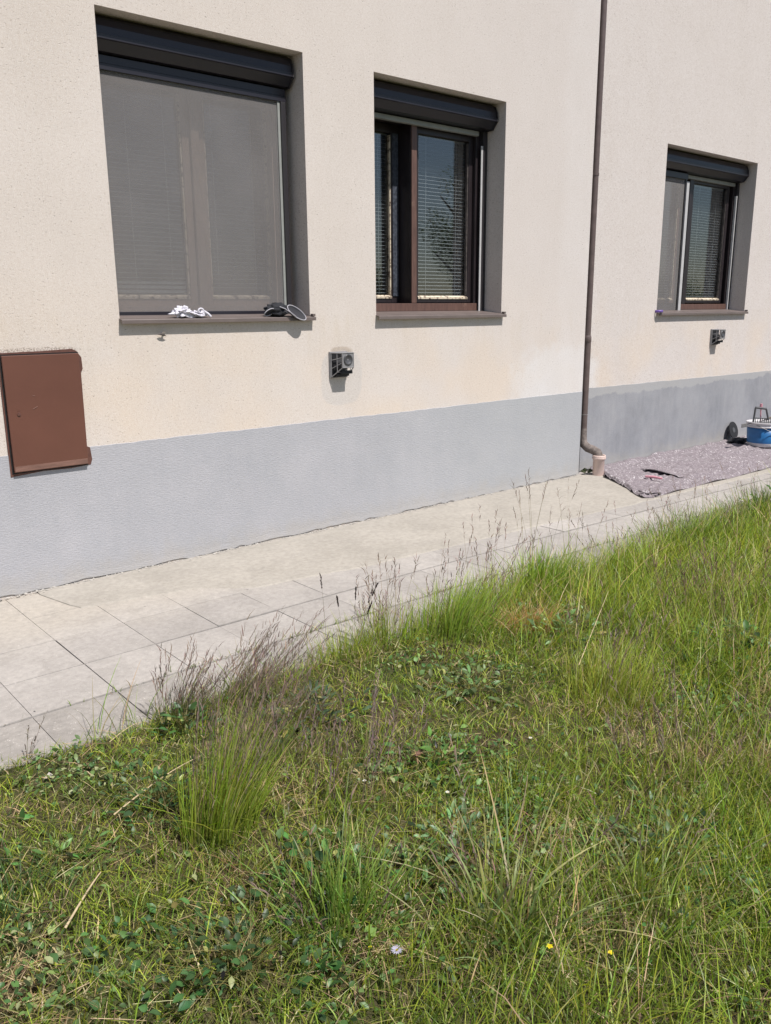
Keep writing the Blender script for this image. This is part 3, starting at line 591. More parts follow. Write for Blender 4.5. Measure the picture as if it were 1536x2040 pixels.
for i in range(7): lump((6.27+rs.uniform(-.04, .05), -.05+rs.uniform(-.03, .03), .03+rs.uniform(0, .02)), .022, rs, V, F, .9)
mb = MB(); mb.add(V, F); mb.build('moss_lump', simple('dark_moss', (.04, .05, .02), .95, .4, 60, .6), label='dark clump of dirt behind the pink pipe socket', cat='dirt')

# ------------------------------------------------------------ cloth-like lumps
def blob_cloth(name, c, size, mat, seed, label, cat, n=40, amp=.5, parent=None):
    rs = np.random.default_rng(seed); u = np.linspace(0, 2*np.pi, n, endpoint=False); v = np.linspace(.03, np.pi-.03, n//2)
    U, Vv = np.meshgrid(u, v); d = np.stack([np.cos(U)*np.sin(Vv), np.sin(U)*np.sin(Vv), np.cos(Vv)], -1)
    r = np.ones(U.shape)
    for k in range(14):
        q = rs.normal(size=3); q /= np.linalg.norm(q); fr_ = rs.uniform(3, 9); r += amp*.16*(1-2*np.abs(np.sin(fr_*(d@q)+rs.uniform(0, 6))))*(3/fr_+.3)
    P_ = d*r[..., None]*np.array(size)/2; P_[..., 2] = np.maximum(P_[..., 2], -size[2]*.42); P_ += np.array(c)+np.array([0, 0, size[2]*.42])
    i = np.arange(P_[..., 0].size).reshape(U.shape); j = np.roll(i, -1, 1); F = np.stack([i[1:], j[1:], j[:-1], i[:-1]], -1).reshape(-1, 4)
    me = np_mesh(name, P_.reshape(-1, 3), F, mat, None, True); return link(name, me, parent, label=label, cat=cat)
sz = lambda y: ZB-.010+.18*max(y, 0)*.24
rag = empty('rag', (2.38, -.01, 1.452), 'crumpled white rag lying on the sill of the near window', 'cloth')
blob_cloth('rag_bundle', (2.33, -.008, 1.463), (.15, .075, .075), MT['rag'], 3, None, None, 72, .7, rag)
blob_cloth('rag_tail', (2.43, -.010, 1.463), (.14, .065, .050), MT['rag'], 9, None, None, 56, .7, rag)
mb = MB(); a = [(2.44+.017*math.cos(t), -.03, 1.503+.013*math.sin(t)) for t in np.linspace(0, 2*math.pi, 13)]; mb.tube(a, .005, 8)
mb.tube([(2.46, -.03, 1.501), (2.485, -.033, 1.484), (2.50, -.036, 1.468)], [.006, .008, .007], 8); mb.build('rag_fold', MT['rag'], rag)
# black peaked cap with pale piping
cap = empty('cap', (3.08, -.01, 1.45), 'black cap with pale edging hanging over the right end of the near sill', 'cap')
blob_cloth('crown', (2.995, .003, 1.463), (.19, .11, .10), MT['cap'], 21, None, None, 48, .30, cap)
def ellipse(c, ax, bx, n=36, sag=0):
    return [Vector(c)+Vector(ax)*math.cos(t)+Vector(bx)*math.sin(t)+Vector((0, 0, -sag*math.sin(t)**2)) for t in np.linspace(0, 2*math.pi, n)]
peak = ellipse((3.115, -.040, 1.486), (.062, -.012, -.036), (.016, .022, .030))
mb = MB(); ctr = Vector((3.115, -.017, 1.479)); mb.add([ctr]+[p_ for p_ in peak[:-1]], [(0, i+1, (i+1) % 35+1) for i in range(35)], True); mb.build('peak_lining', MT['lining'], cap)
mb = MB(); back = [p_+Vector((-.002, .012, -.004)) for p_ in peak[:-1]]; mb.add([ctr+Vector((0, .014, -.012))]+back, [(0, (i+1) % 35+1, i+1) for i in range(35)], True)
mb.add([p_ for p_ in peak[:-1]]+back, [(i, (i+1) % 35, (i+1) % 35+35, i+35) for i in range(35)], True); mb.build('peak', MT['cap'], cap)
mb = MB(); mb.tube(peak, .0032, 8); e2 = ellipse((2.915, -.030, 1.490), (.036, .0, .010), (.0, -.012, .020)); mb.tube(e2, .0028, 8)
mb.tube([(2.985, -.042, 1.524), (3.02, -.050, 1.511), (3.06, -.058, 1.486), (3.09, -.064, 1.463)], .0028, 8); mb.build('piping', MT['trim'], cap)
mb = MB(); c0 = Vector((2.915, -.026, 1.490)); mb.add([c0]+e2[:-1], [(0, i+1, (i+1) % 35+1) for i in range(35)]); mb.build('strap_opening', MT['cap'], cap)
# purple tape roll
mb = MB(); mb.lathe((7.50, .075, ZB-.004), [(.030, 0), (.042, 0), (.042, .024), (.030, .024), (.030, 0)], 28)
tp = mb.build('tape_roll', MT['tape'], label='roll of purple masking tape at the left end of the far sill', cat='tape')
mb = MB(); mb.lathe((7.50, .075, ZB-.004), [(.0285, .001), (.0298, .001), (.0298, .0235), (.0285, .0235), (.0285, .001)], 28); mb.build('core', MT['tape_i'], tp)
# insect hovering under the sill
ins = empty('insect', (2.20, -.016, 1.37), 'small brown insect in flight just below the near window sill', 'insect')
mb = MB(); mb.tube([(2.165, -.014, 1.372), (2.18, -.016, 1.373), (2.20, -.016, 1.369), (2.218, -.014, 1.362)], [.001, .0055, .0055, .001], 8); mb.build('body', MT['slot'], ins)
for s_ in (-1, 1): mb = MB(); mb.add([(2.185, -.016, 1.374), (2.200, -.018+s_*.006, 1.388), (2.212, -.018+s_*.008, 1.385), (2.203, -.016+s_*.003, 1.372)], [(0, 1, 2, 3)]); mb.build('wing', MT['wing'], ins)

# ------------------------------------------------------------ painter's things at right
outl = [(6.50, .06), (6.41, -.02), (6.33, -.12), (6.30, -.25), (6.18, -.42), (6.02, -.66), (5.86, -.85), (5.80, -.95), (5.86, -1.0), (6.0, -.97), (6.2, -.93), (6.45, -.97), (6.8, -1.01), (7.3, -1.0), (7.9, -1.02), (8.6, -1.05), (9.6, -1.02), (10.4, -.98), (11, -1.0)]
ox = np.array([p_[0] for p_ in outl]); oy = np.array([p_[1] for p_ in outl])
V = []; F = []; n1, n2 = 260, 110
def left_x(y): return float(np.interp(y, [-1.0, -.95, -.85, -.66, -.42, -.25, -.12, -.02, .06], [5.86, 5.80, 5.86, 6.02, 6.18, 6.28, 6.42, 6.46, 6.50]))
for i in range(n1):
    for j in range(n2):
        v = j/(n2-1); u = (i/(n1-1))**1.5; y = .075-v*1.075
        xl = left_x(y); x = xl+u*(11-xl); y += .03*(float(fb(x, 0, .5, 4))-.5)*v - .03*v*max(0, min(1, (x-6.6)))
        d = math.hypot((x-xl), 0); ed = min(1, d/.02); rim = math.exp(-((d-.035)/.03)**2)*(.020 if y > -.75 else .012)*(.6+.8*float(vnoise(y, 3, .11)))
        rg_ = 1-abs(2*float(fb(x*.7+y*1.6, y*.8-x*.2, .38, 12))-1); rg2 = 1-abs(2*float(fb(x*.5+y*.4, y*2.2, .30, 15))-1)
        z = .008+.005*float(fb(x, y, .15, 1))+.016*rg_**7+.022*rg2**9+rim*ed
        dx = x-6.745-.03*math.sin(y*9); z -= .008*math.exp(-((dx-.03)/.03)**2)*(1 if -.75 < y < -.33 else 0)
        dy = y+.80+.06*(x-7); z += .014*math.exp(-(dy/.035)**2)*min(1, max(0, x-6.3))
        z *= min(1, (1-v)/.03+.35)
        V.append((x, y, z))
for i in range(n1-1):
    for j in range(n2-1): a = i*n2+j; F.append((a, a+1, a+n2+1, a+n2))
me = np_mesh('drop_cloth', np.array(V), np.array(F), MT['cloth'], None, True); dc = link('drop_cloth', me, label='paint-splashed mauve grey drop cloth spread along the far plinth', cat='drop cloth')
dm = dc.modifiers.new('s', 'SOLIDIFY'); dm.thickness = .004; dm.offset = 1
blob_cloth('crumpled_corner', (5.93, -.93, .004), (.24, .16, .055), MT['cloth'], 31, None, None, 56, .7, dc)
mb = MB(); fx = [(6.722, .046), (6.716, .052), (6.726, .058), (6.76, .056), (6.82, .042), (6.87, .022)]; ny = 14; vs = []
for i_ in range(ny):
    t_ = i_/(ny-1); yy = -.33-.40*t_; hh = math.sin(math.pi*min(1, .15+t_*.85))**.6
    vs += [(x_+.012*math.sin(t_*7), yy, .018+(z_-.018)*hh) for x_, z_ in fx]
mb.add(vs, [(i_*6+k_, i_*6+k_+1, i_*6+k_+7, i_*6+k_+6) for i_ in range(ny-1) for k_ in range(5)], True); mb.build('fold', MT['cloth'], dc)
mb = MB(); mb.tube([(6.43, -.57, .045), (6.44, -.64, .050), (6.45, -.72, .046)], [.010, .012, .009], 10); mb.build('paint_stick', MT['pink'], label='pink handle lying on the near end of the drop cloth', cat='tool')
bk = empty('bucket', (8.93, -.42, .03), 'blue paint bucket with white rim standing on the drop cloth', 'bucket')
bx, by, bz = 8.93, -.42, .030
mb = MB(); mb.lathe((bx, by, bz), [(.001, 0), (.150, 0), (.156, .006), (.160, .035), (.161, .04)], 40); mb.build('base', MT['white'], bk)
mb = MB(); mb.lathe((bx, by, bz), [(.1612, .04), (.174, .205), (.172, .205), (.158, .045)], 40); mb.build('shell', MT['blue'], bk)
mb = MB(); mb.lathe((bx, by, bz), [(.1745, .206), (.183, .208), (.184, .222), (.178, .224), (.178, .245), (.186, .247), (.187, .262), (.172, .262), (.168, .206), (.1745, .206)], 40); mb.build('rim', MT['white'], bk)
mb = MB(); mb.lathe((bx, by, bz), [(.001, .215), (.168, .215)], 40); mb.build('paint', MT['vent_l'], bk)
mb = MB(); mb.tube([(bx-.187, by, bz+.24), (bx-.16, by-.12, bz+.19), (bx-.03, by-.20, bz+.15), (bx+.12, by-.15, bz+.19), (bx+.187, by, bz+.24)], .0025, 6); mb.build('handle', MT['steel'], bk)
gr = empty('paint_grid', (bx-.06, by, bz+.26), 'dark plastic roller grid standing up out of the blue bucket', 'paint grid')
def place(pts, o, a): return [(o[0]+p_[0]*math.cos(a), o[1]+p_[0]*math.sin(a), o[2]+p_[1]) for p_ in pts]
o_, an = (bx-.16, by+.05, bz+.255), -.65
mb = MB(); f = lambda L, r_: mb.tube(place(L, o_, an), r_, 6)
f([(0, 0), (.012, .165)], .010); f([(.012, .165), (.13, .150)], .012); f([(.13, .150), (.165, .03)], .010); mb.build('grip', MT['vent'], gr)
mb = MB()
for k in range(12): x_ = .0+k*.024; mb.tube(place([(x_, -.02), (x_+.003, .055-.0012*k)], o_, an), .0045, 5)
mb.tube(place([(0, .058), (.28, .035)], o_, an), .005, 5); mb.tube(place([(-.01, -.0), (.29, -.0)], o_, an), .006, 5); mb.build('grid_bars', MT['vent'], gr)
mb = MB(); mb.tube([(bx-.05, by+.02, bz+.20), (bx-.055, by+.03, bz+.40)], .007, 8); br = mb.build('brush_handle', MT['pink'], label='pink brush handle sticking up from the blue bucket', cat='brush')
mb = MB(); mb.tube([(bx-.055, by+.03, bz+.40), (bx-.055, by+.03, bz+.455)], [.016, .014], 8); mb.build('grip', MT['pink'], br)
mb = MB(); mb.tube([(bx-.02, by-.02, bz+.285), (bx+.20, by-.07, bz+.33)], .012, 8); ro = mb.build('roller_handle', MT['bark'], label='brown wooden roller handle resting across the blue bucket rim', cat='tool'); mb = MB(); mb.tube([(bx-.1, by-.0, bz+.27), (bx-.02, by-.02, bz+.285)], .005, 6); mb.build('wire', MT['steel'], ro)
# putty knife over the rim
mb = MB(); mb.box(bx-.38, bx-.26, by+.06, by+.068, bz+.222, bz+.262, .002); pk = mb.build('putty_knife', MT['steel'], label='flat steel scraper poking out left of the blue bucket rim', cat='scraper')
mb = MB(); mb.tube([(bx-.26, by+.064, bz+.248), (bx-.15, by+.064, bz+.258)], .005, 6); mb.build('shank', MT['black'], pk)
# dark disc leaning on the plinth
ds = empty('sanding_disc', (9.15, .06, .03), 'dark round disc leaning upright against the far plinth', 'disc')
mb = MB(); cc = Vector((9.15, .035, .128)); nrm = Vector((.02, -.97, .28)).normalized(); mb.tube([cc, cc+nrm*.008], .098, 36); mb.build('disc_face', MT['black'], ds)
mb = MB(); mb.tube([cc+nrm*.008, cc+nrm*.011], .03, 20); mb.build('hub', MT['vent'], ds)
blob_cloth('black_bag', (8.93, -.14, .02), (.30, .20, .075), MT['cap'], 44, 'crumpled dark bag lying between the blue bucket and the plinth', 'bag', 48, .35)
blob_cloth('glove', (9.03, -.03, .025), (.20, .08, .035), MT['lining'], 47, 'dark glove lying at the foot of the leaning disc', 'glove', 36, .4)
mb = MB(); mb.tube([(9.05, .04, .03), (9.06, .05, .10), (9.06, .052, .13)], [.006, .005, .001], 6); mb.build('nail', MT['black'], label='small dark spike standing right of the leaning disc', cat='tool')

# ------------------------------------------------------------ vegetation
def cols(n, base, var=.18, hue=.08):
    base = np.array(base, float); c = base*(1+rng.normal(0, var, (n, 1))); c = c*(1+rng.normal(0, hue, (n, 3))); return np.clip(c, .006, .75)
def blades(P, H, Wd, lean, curve, colb, colt, segs=2, face=None):
    """P (n,3) roots, H heights, Wd widths, lean (n,2) horizontal tip offset / height, curve droop -> V,F4,F3,C"""
    n = len(P); a = rng.uniform(0, 2*np.pi, n) if face is None else face; wx = np.stack([np.cos(a), np.sin(a), np.zeros(n)], -1)
    V = []; C = []; lv = segs+1
    for k in range(lv):
        t = k/segs; hz = H*(t-curve*t*t*.5); off = lean*(H*(t*.35+.65*t*t))[:, None]
        c = P+np.concatenate([off, hz[:, None]], 1); wd = Wd*(1-.15*t)*(.5 if k == 0 and segs > 2 else 1) if k < segs else Wd*0
        if segs > 2 and 0 < k < segs: wd = Wd*(1-.75*(t**2))
        cc = colb*(1-t)+colt*t
        if k < segs: V += [c-wx*(wd/2)[:, None], c+wx*(wd/2)[:, None]]; C += [cc, cc]
        else: V.append(c); C.append(cc)
    V = np.stack(V, 1); C = np.stack(C, 1); m = V.shape[1]; b = (np.arange(n)*m)[:, None]
    F4 = np.concatenate([b+np.array([[2*k, 2*k+1, 2*k+3, 2*k+2]]) for k in range(segs-1)]) if segs > 1 else np.zeros((0, 4), int)
    F3 = b+np.array([[2*(segs-1), 2*(segs-1)+1, 2*segs]])
    return [V.reshape(-1, 3), F4, F3, C.reshape(-1, 3)]
def leaves(P, L, Wd, az, tilt, col, fold=.25):
    """pointed oval leaves folded along the midrib: 2 quads + 2 tris"""
    n = len(P); d = np.stack([np.cos(az)*np.cos(tilt), np.sin(az)*np.cos(tilt), np.sin(tilt)], -1); s = np.stack([-np.sin(az), np.cos(az), 0*az], -1)
    up = np.cross(d, s)*-1; up = np.where(up[:, 2:3] < 0, -up, up); l = L[:, None]; w_ = (Wd/2)[:, None]
    roll = rng.normal(0, .35, (n, 1)); s2 = s*np.cos(roll)+up*np.sin(roll); up2 = up*np.cos(roll)-s*np.sin(roll)
    pts = [P, P+d*l*.38+up2*l*.04, P+d*l-up2*l*.10, P+d*l*.36+s2*w_+up2*w_*fold, P+d*l*.70+s2*w_*.78+up2*w_*fold, P+d*l*.36-s2*w_+up2*w_*fold, P+d*l*.70-s2*w_*.78+up2*w_*fold]
    V = np.stack(pts, 1); b = (np.arange(n)*7)[:, None]
    F4 = np.concatenate([b+np.array([[1, 3, 4, 2]]), b+np.array([[1, 2, 6, 5]])]); F3 = np.concatenate([b+np.array([[0, 3, 1]]), b+np.array([[0, 1, 5]])])
    C = np.repeat(col[:, None, :], 7, 1); C[:, 0] *= .8; C[:, 1] *= 1.15
    return [V.reshape(-1, 3), F4, F3, C.reshape(-1, 3)]
def join(gs):
    V = []; A = []; B = []; C = []; o = 0
    for v, a, b, c in gs: V.append(v); A.append(a+o); B.append(b+o); C.append(c); o += len(v)
    return np.concatenate(V), np.concatenate(A), np.concatenate(B), np.concatenate(C)
def veg(name, gs, mat, parent=None, **kw):
    V, A, B, C = join(gs); return link(name, np_mesh(name, V, A, mat, C, False, B), parent, **kw)
def inview(P, m=.12):
    q = P-CAM; dz = q@cF; u = FPX*(q@cR)/dz/768; v = FPX*(q@cU)/dz/1020
    return (dz > .2) & (abs(u) < 1+m*2) & (abs(v) < 1+m)
GREEN = (.175, .262, .036); LIME = (.375, .435, .060); DARKG = (.070, .140, .040); STRAW = (.60, .46, .26); OLIVE = (.24, .22, .08); RUST = (.30, .16, .07); PURP = (.21, .15, .12)
def scatter(n, x0, x1, y0, y1, power=1.3, dref=2.6, out=.12):
    x = rng.uniform(x0, x1, n); y = rng.uniform(y0, y1, n); P = np.stack([x, y, soil_z(x, y)], -1)
    d = np.linalg.norm(P-CAM, axis=1); pr = np.minimum(1, (dref/d))**power; pr = np.where(inview(P), pr, pr*out)
    ok = (rng.random(n) < pr) & (y < edge_y(x)+.015*rng.normal(size=n)+.05*(fb(x, y, .12, 77)-.5)); return P[ok], d[ok]
# field maps
def tallness(x, y):   # 0 short .. 1 knee high
    far = np.clip((x-1.9)/1.4, 0, 1); near = np.clip((-2.9-y)/.7, 0, 1)*np.clip((x-.75)/.5, 0, 1)*.65
    return np.clip(np.maximum(far*.8, near)+1.15*(fb(x, y, .34, 21)-.5), .03, 1.1)
def dryness(x, y): return np.clip((fb(x, y, .36, 33)-.53)*4.5, 0, 1)
def leafy(x, y): return np.clip((fb(x, y, .40, 44)-.50)*4.5+.35*np.clip(.9-x, -.6, .6), 0, 1)
def shade_var(x, y): return .52+.96*fb(x, y, .20, 55)
gs = []
# 1. dense short turf
P, d = scatter(900000, -2, 13, -7.5, -1.6, 1.35, 2.5, .05)
t = tallness(P[:, 0], P[:, 1]); dr = dryness(P[:, 0], P[:, 1]); lf = leafy(P[:, 0], P[:, 1]); n = len(P)
keep = rng.random(n) > .45*lf; P, d, t, dr = P[keep], d[keep], t[keep], dr[keep]; n = len(P)
kind = rng.random(n); isdry = kind < (.14+.68*dr)
cb = np.where(isdry[:, None], cols(n, STRAW, .28), cols(n, GREEN, .28)); lime = rng.random(n) < (.25+.3*fb(P[:, 0], P[:, 1], .6, 60)); cb = np.where((lime & ~isdry)[:, None], cols(n, LIME, .2), cb)
cb *= shade_var(P[:, 0], P[:, 1])[:, None]
H = rng.uniform(.018, .05, n)*(1+1.6*t)*np.where(isdry, .8, 1)*(d/3)**.1; Wd = rng.uniform(.0017, .0034, n)*np.maximum(1, d/3)**.8
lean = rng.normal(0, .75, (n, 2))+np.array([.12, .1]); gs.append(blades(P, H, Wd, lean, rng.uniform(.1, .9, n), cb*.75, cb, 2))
# 2. cut clippings lying flat
P, d = scatter(260000, -1, 8, -5.5, -1.66, 1.3, 2.5, .05); dr = dryness(P[:, 0], P[:, 1]); ok = rng.random(len(P)) < (.12+.88*dr)*np.where(P[:, 0] > 1.9, .75, 1); P = P[ok]; d = d[ok]; n = len(P)
c = np.where((rng.random(n) < .6)[:, None], cols(n, STRAW, .3), cols(n, OLIVE, .3)); P[:, 2] += rng.uniform(.004, .035, n)
gs.append(blades(P, rng.uniform(.03, .09, n)*.18, rng.uniform(.0015, .003, n)*np.maximum(1, d/3), rng.normal(0, 5, (n, 2)), rng.uniform(0, .5, n), c, c, 2))
veg('turf', gs, MT['grass'], label='short green and straw-dry turf covering the ground before the pavement', cat='grass', kind='stuff')
# 3. taller meadow grass
gs = []
P, d = scatter(330000, -1, 12, -6.0, -1.62, 1.0, 2.8, .05); t = tallness(P[:, 0], P[:, 1]); ok = rng.random(len(P)) < .03+(t**1.2)*.95; P, d, t = P[ok], d[ok], t[ok]; n = len(P)
c = np.where((rng.random(n) < .38+.3*fb(P[:, 0], P[:, 1], .5, 61))[:, None], cols(n, LIME, .2), cols(n, GREEN, .25)); dry = rng.random(n) < .12+.35*dryness(P[:, 0], P[:, 1]); c[dry] = cols(dry.sum(), STRAW, .25)
c *= shade_var(P[:, 0]+3, P[:, 1])[:, None]; fr_ = rng.random(n) < .25; c[fr_] = cols(fr_.sum(), (.27, .37, .05), .2)
H = rng.uniform(.05, .19, n)*(.5+1.1*t); H = np.where(rng.random(n) < .06, H*1.7, H); lean = np.array([.28, .0])+rng.normal(0, .42, (n, 2))
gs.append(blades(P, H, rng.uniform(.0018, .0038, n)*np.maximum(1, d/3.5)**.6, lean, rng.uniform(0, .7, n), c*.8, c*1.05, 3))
veg('meadow_grass', gs, MT['grass'], label='uneven ankle-high green grass growing thickest towards the right', cat='grass', kind='stuff')
# 4. broadleaf ground cover (clover, dandelion, small weeds)
gs = []
P, d = scatter(200000, -1, 10, -5.5, -1.7, 1.2, 2.6, .05); lf = leafy(P[:, 0], P[:, 1]); ok = rng.random(len(P)) < .05+.75*lf; P, d, lf = P[ok], d[ok], lf[ok]; n = len(P)
c = np.where((rng.random(n) < .5)[:, None], cols(n, DARKG, .3), cols(n, (.15, .23, .07), .25)); c[rng.random(n) < .08] = (.32, .34, .17); P[:, 2] += rng.uniform(.004, .05, n)*(.5+lf*.7)
L = rng.uniform(.010, .030, n)*np.maximum(1, d/4)**.5; gs.append(leaves(P, L, L*rng.uniform(.35, .75, n), rng.uniform(0, 2*np.pi, n), rng.normal(.15, .45, n), c))
veg('ground_weeds', gs, MT['leaf'], label='patches of small dark green clover and weed leaves among the turf', cat='weeds', kind='stuff')

# weeds in the outer slab seam
def seam_y(x): return np.where(rng.random(len(x)) < .35, -1.475, -1.80)+skew(x)
n = 5200; x = rng.uniform(.2, 9, n); keep = rng.random(n) < np.clip((fb(x, x*0, .3, 91)-.42)*3, .02, 1)*np.clip((x-.3)/2, .15, 1); x = x[keep]; n = len(x)
P = np.stack([x, seam_y(x)+rng.normal(0, .008, n), np.full(n, -.004)], -1); c = np.where((rng.random(n) < .4)[:, None], cols(n, STRAW, .3), cols(n, GREEN, .3))
veg('seam_grass', [blades(P, rng.uniform(.012, .05, n), rng.uniform(.002, .0035, n), rng.normal(0, .8, (n, 2)), rng.uniform(.1, .8, n), c*.8, c, 2)], MT['grass'], label='short grass growing in the outer seams of the pavement slabs', cat='grass', kind='stuff')
# long blades and stems sprawling from the verge over the slabs
n = 900; x = rng.uniform(.9, 9, n); P = np.stack([x, edge_y(x)-rng.uniform(-.02, .10, n), np.full(n, -.005)], -1); c = np.where((rng.random(n) < .35)[:, None], cols(n, STRAW, .25)*.7, cols(n, GREEN, .3))
veg('verge_grass', [blades(P, rng.uniform(.06, .26, n)*np.clip(.5+fb(x, x*0, .5, 93), .6, 1.3), rng.uniform(.002, .004, n), np.stack([rng.normal(.25, .5, n), rng.normal(.35, .45, n)], -1), rng.uniform(.1, .9, n), c*.8, c, 5)], MT['grass'], label='ragged long blades sprawling from the verge over the slab edge', cat='grass', kind='stuff')
# 5. separate tufts
def heads(P, lean, H, L, col, wid=.0035, nsp=9, spread=.5):
    """seed heads: slim spikelets up the last L of each stem"""
    gs = []; n = len(P)
    for k in range(nsp):
        t = 1-L/H*(1-k/nsp); off = lean*(H*(t*.35+.65*t*t))[:, None]; hz = H*t*.99
        q = P+np.concatenate([off, hz[:, None]], 1); hh = L*rng.uniform(.16, .30, n); ln = lean*.9+rng.normal(0, spread, (n, 2)); c = cols(n, col, .22)
        gs.append(blades(q, hh, np.full(n, wid)*rng.uniform(.7, 1.3, n), ln, np.zeros(n), c, c*1.1, 2))
    return gs
def tuft(cx, cy, n, H, rad, lean, base, top, label, cat='grass tuft', wd=.003, hd=0, hcol=PURP, hL=.07, spread=.22, dry=.1, hH=None, hw=.0035, sp=.5, nsp=9, ell=(1, 1), segs=5, curve=.35, group='grass tufts'):
    e = empty('grass_tuft', (cx, cy, float(soil_z(np.array(cx), np.array(cy)))), label, cat, group)
    a = rng.uniform(0, 2*np.pi, n); r = rad*1.25*rng.random(n)**.8*np.where(rng.random(n) < .12, 1.7, 1); P = np.stack([cx+r*np.cos(a)*ell[0], cy+r*np.sin(a)*ell[1], np.zeros(n)], -1); P[:, 2] = soil_z(P[:, 0], P[:, 1])
    h = H*rng.uniform(.35, 1.08, n)*(1-.2*np.minimum(r/rad, 2)); out = np.stack([np.cos(a), np.sin(a)], -1)*(r/rad)[:, None]*spread; ln = np.array(lean)+out+rng.normal(0, spread*.55, (n, 2))
    wl2 = rng.random(n) < .22; ln[wl2] += rng.normal(0, .55, (wl2.sum(), 2)); h[wl2] *= rng.uniform(.45, .9, wl2.sum())
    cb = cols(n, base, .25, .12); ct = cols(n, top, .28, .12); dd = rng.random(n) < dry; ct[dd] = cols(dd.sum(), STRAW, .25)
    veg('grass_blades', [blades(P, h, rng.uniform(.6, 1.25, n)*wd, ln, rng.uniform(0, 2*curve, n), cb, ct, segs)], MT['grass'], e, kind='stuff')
    if hd:
        a = rng.uniform(0, 2*np.pi, hd); r = rad*np.sqrt(rng.random(hd)); P = np.stack([cx+r*np.cos(a)*ell[0], cy+r*np.sin(a)*ell[1], np.zeros(hd)], -1)
        h = (hH or H*1.15)*rng.uniform(.45, 1.1, hd); ln = np.array(lean)*1.15+np.stack([np.cos(a), np.sin(a)], -1)*(r/rad)[:, None]*spread+rng.normal(0, spread*.45, (hd, 2))
        st = cols(hd, tuple(.5*np.array(top)+.5*np.array(hcol)), .15); g_ = [blades(P, h, np.full(hd, .0017), ln, np.zeros(hd), st, cols(hd, hcol, .15), 5)]+heads(P, ln, h, hL, hcol, hw, nsp, sp)
        # match straight stems: heads follow curve=0
        veg('seed_heads', g_, MT['dry'], e, kind='stuff')
    return e
WR = (.55, .10)
tuft(1.27, -1.87, 380, .15, .085, (.32, -.12), (.09, .13, .03), (.14, .17, .05), 'bushy low tuft with purple brown seed plumes beside the pavement at left', hd=70, hH=.27, hL=.10, spread=.35, hw=.0030, sp=.35)
tuft(1.50, -1.93, 240, .18, .085, (.60, -.25), (.09, .13, .03), (.15, .17, .05), 'tuft of wind-bent purple seed plumes just right of the leftmost tuft', hd=70, hH=.32, hL=.12, spread=.28, hw=.0030, sp=.35)
tuft(1.02, -2.60, 720, .40, .080, (.26, .02), (.26, .32, .05), (.28, .37, .05), 'tallest bright green tuft standing alone left of centre', hd=70, hH=.50, hL=.12, spread=.18, wd=.0030, dry=.12, ell=(1.15, .9), hw=.0028, sp=.3, curve=.2)
tuft(1.26, -2.36, 240, .28, .10, (.45, -.1), (.12, .15, .04), (.15, .19, .05), 'thin tuft with purple plumes right behind the tallest tuft', hd=50, hH=.40, hL=.13, spread=.22, hw=.0028, sp=.3)
tuft(2.07, -1.84, 210, .22, .12, (.1, .1), GREEN, LIME, 'loose tuft with dark cat-tail seed heads at the pavement edge', hd=6, hH=.40, hL=.055, hcol=(.07, .05, .045), hw=.007, sp=.22, nsp=14, spread=.28)
tuft(2.32, -1.82, 260, .30, .12, (.12, .15), GREEN, LIME, 'sparse tuft with thin plumed stems right of the cat-tail tuft', hd=40, hH=.36, hL=.10, spread=.25)
tuft(2.66, -1.95, 700, .34, .16, (.36, .0), (.19, .265, .045), (.30, .40, .065), 'dense light green tuft leaning right in the middle of the verge', hd=30, hH=.42, hL=.10, spread=.25, wd=.0036, dry=.04)
tuft(3.02, -1.84, 380, .33, .13, (.30, .2), GREEN, LIME, 'grass tuft with straight bare stems below the grey plinth middle', hd=26, hH=.44, hL=.08, spread=.25)
tuft(3.42, -1.81, 700, .38, .12, (.12, .05), (.17, .26, .04), (.30, .42, .065), 'tall lush green tuft standing against the pavement right of centre', hd=14, hH=.66, hL=.10, spread=.24, wd=.0042, dry=.03, hw=.003)
tuft(3.72, -1.79, 260, .28, .12, (.2, .2), GREEN, LIME, 'slender tuft with very long stems in front of the pink pipe socket', hd=9, hH=.56, hL=.11, spread=.2, hw=.003)
tuft(2.93, -2.17, 420, .17, .10, (.1, .1), (.40, .20, .08), (.50, .29, .12), 'small dry orange brown tuft amid the green grass', spread=.8, wd=.003, dry=.35)
tuft(2.62, -2.86, 600, .30, .15, (.42, .1), (.27, .31, .045), (.31, .36, .06), 'yellowish green tuft leaning right in the right half of the grass', hd=30, hH=.38, hL=.10, spread=.28, wd=.003, dry=.08)
tuft(4.2, -1.84, 460, .24, .25, (.3, .2), GREEN, LIME, 'low fringe tuft with brown plumes left of the far grass bank', hd=34, hH=.28, hL=.07, spread=.5, ell=(1.4, .7))
tuft(4.95, -1.83, 620, .30, .28, (.25, .2), GREEN, (.17, .25, .05), 'broad tuft with brownish plumes below the drop cloth', hd=36, hH=.34, hL=.08, spread=.4, ell=(1.6, .7), wd=.004)
tuft(5.9, -1.86, 680, .31, .30, (.2, .2), (.08, .14, .03), (.15, .22, .05), 'farthest broad dark tuft under the blue bucket', hd=34, hH=.34, hL=.08, spread=.35, ell=(1.8, .8), wd=.0045)
tuft(7.1, -2.0, 620, .28, .35, (.2, .2), (.08, .14, .03), (.14, .21, .05), 'tuft of tall grass at the right picture edge near the pavement', hd=60, hH=.35, hL=.09, spread=.35, ell=(2, .9), wd=.005)
tuft(1.06, -3.12, 380, .24, .13, (.1, .1), (.14, .23, .04), (.24, .34, .07), 'fresh green tuft low in the foreground left of centre', hd=14, hH=.30, hL=.08, spread=.5, wd=.0042, dry=.06)
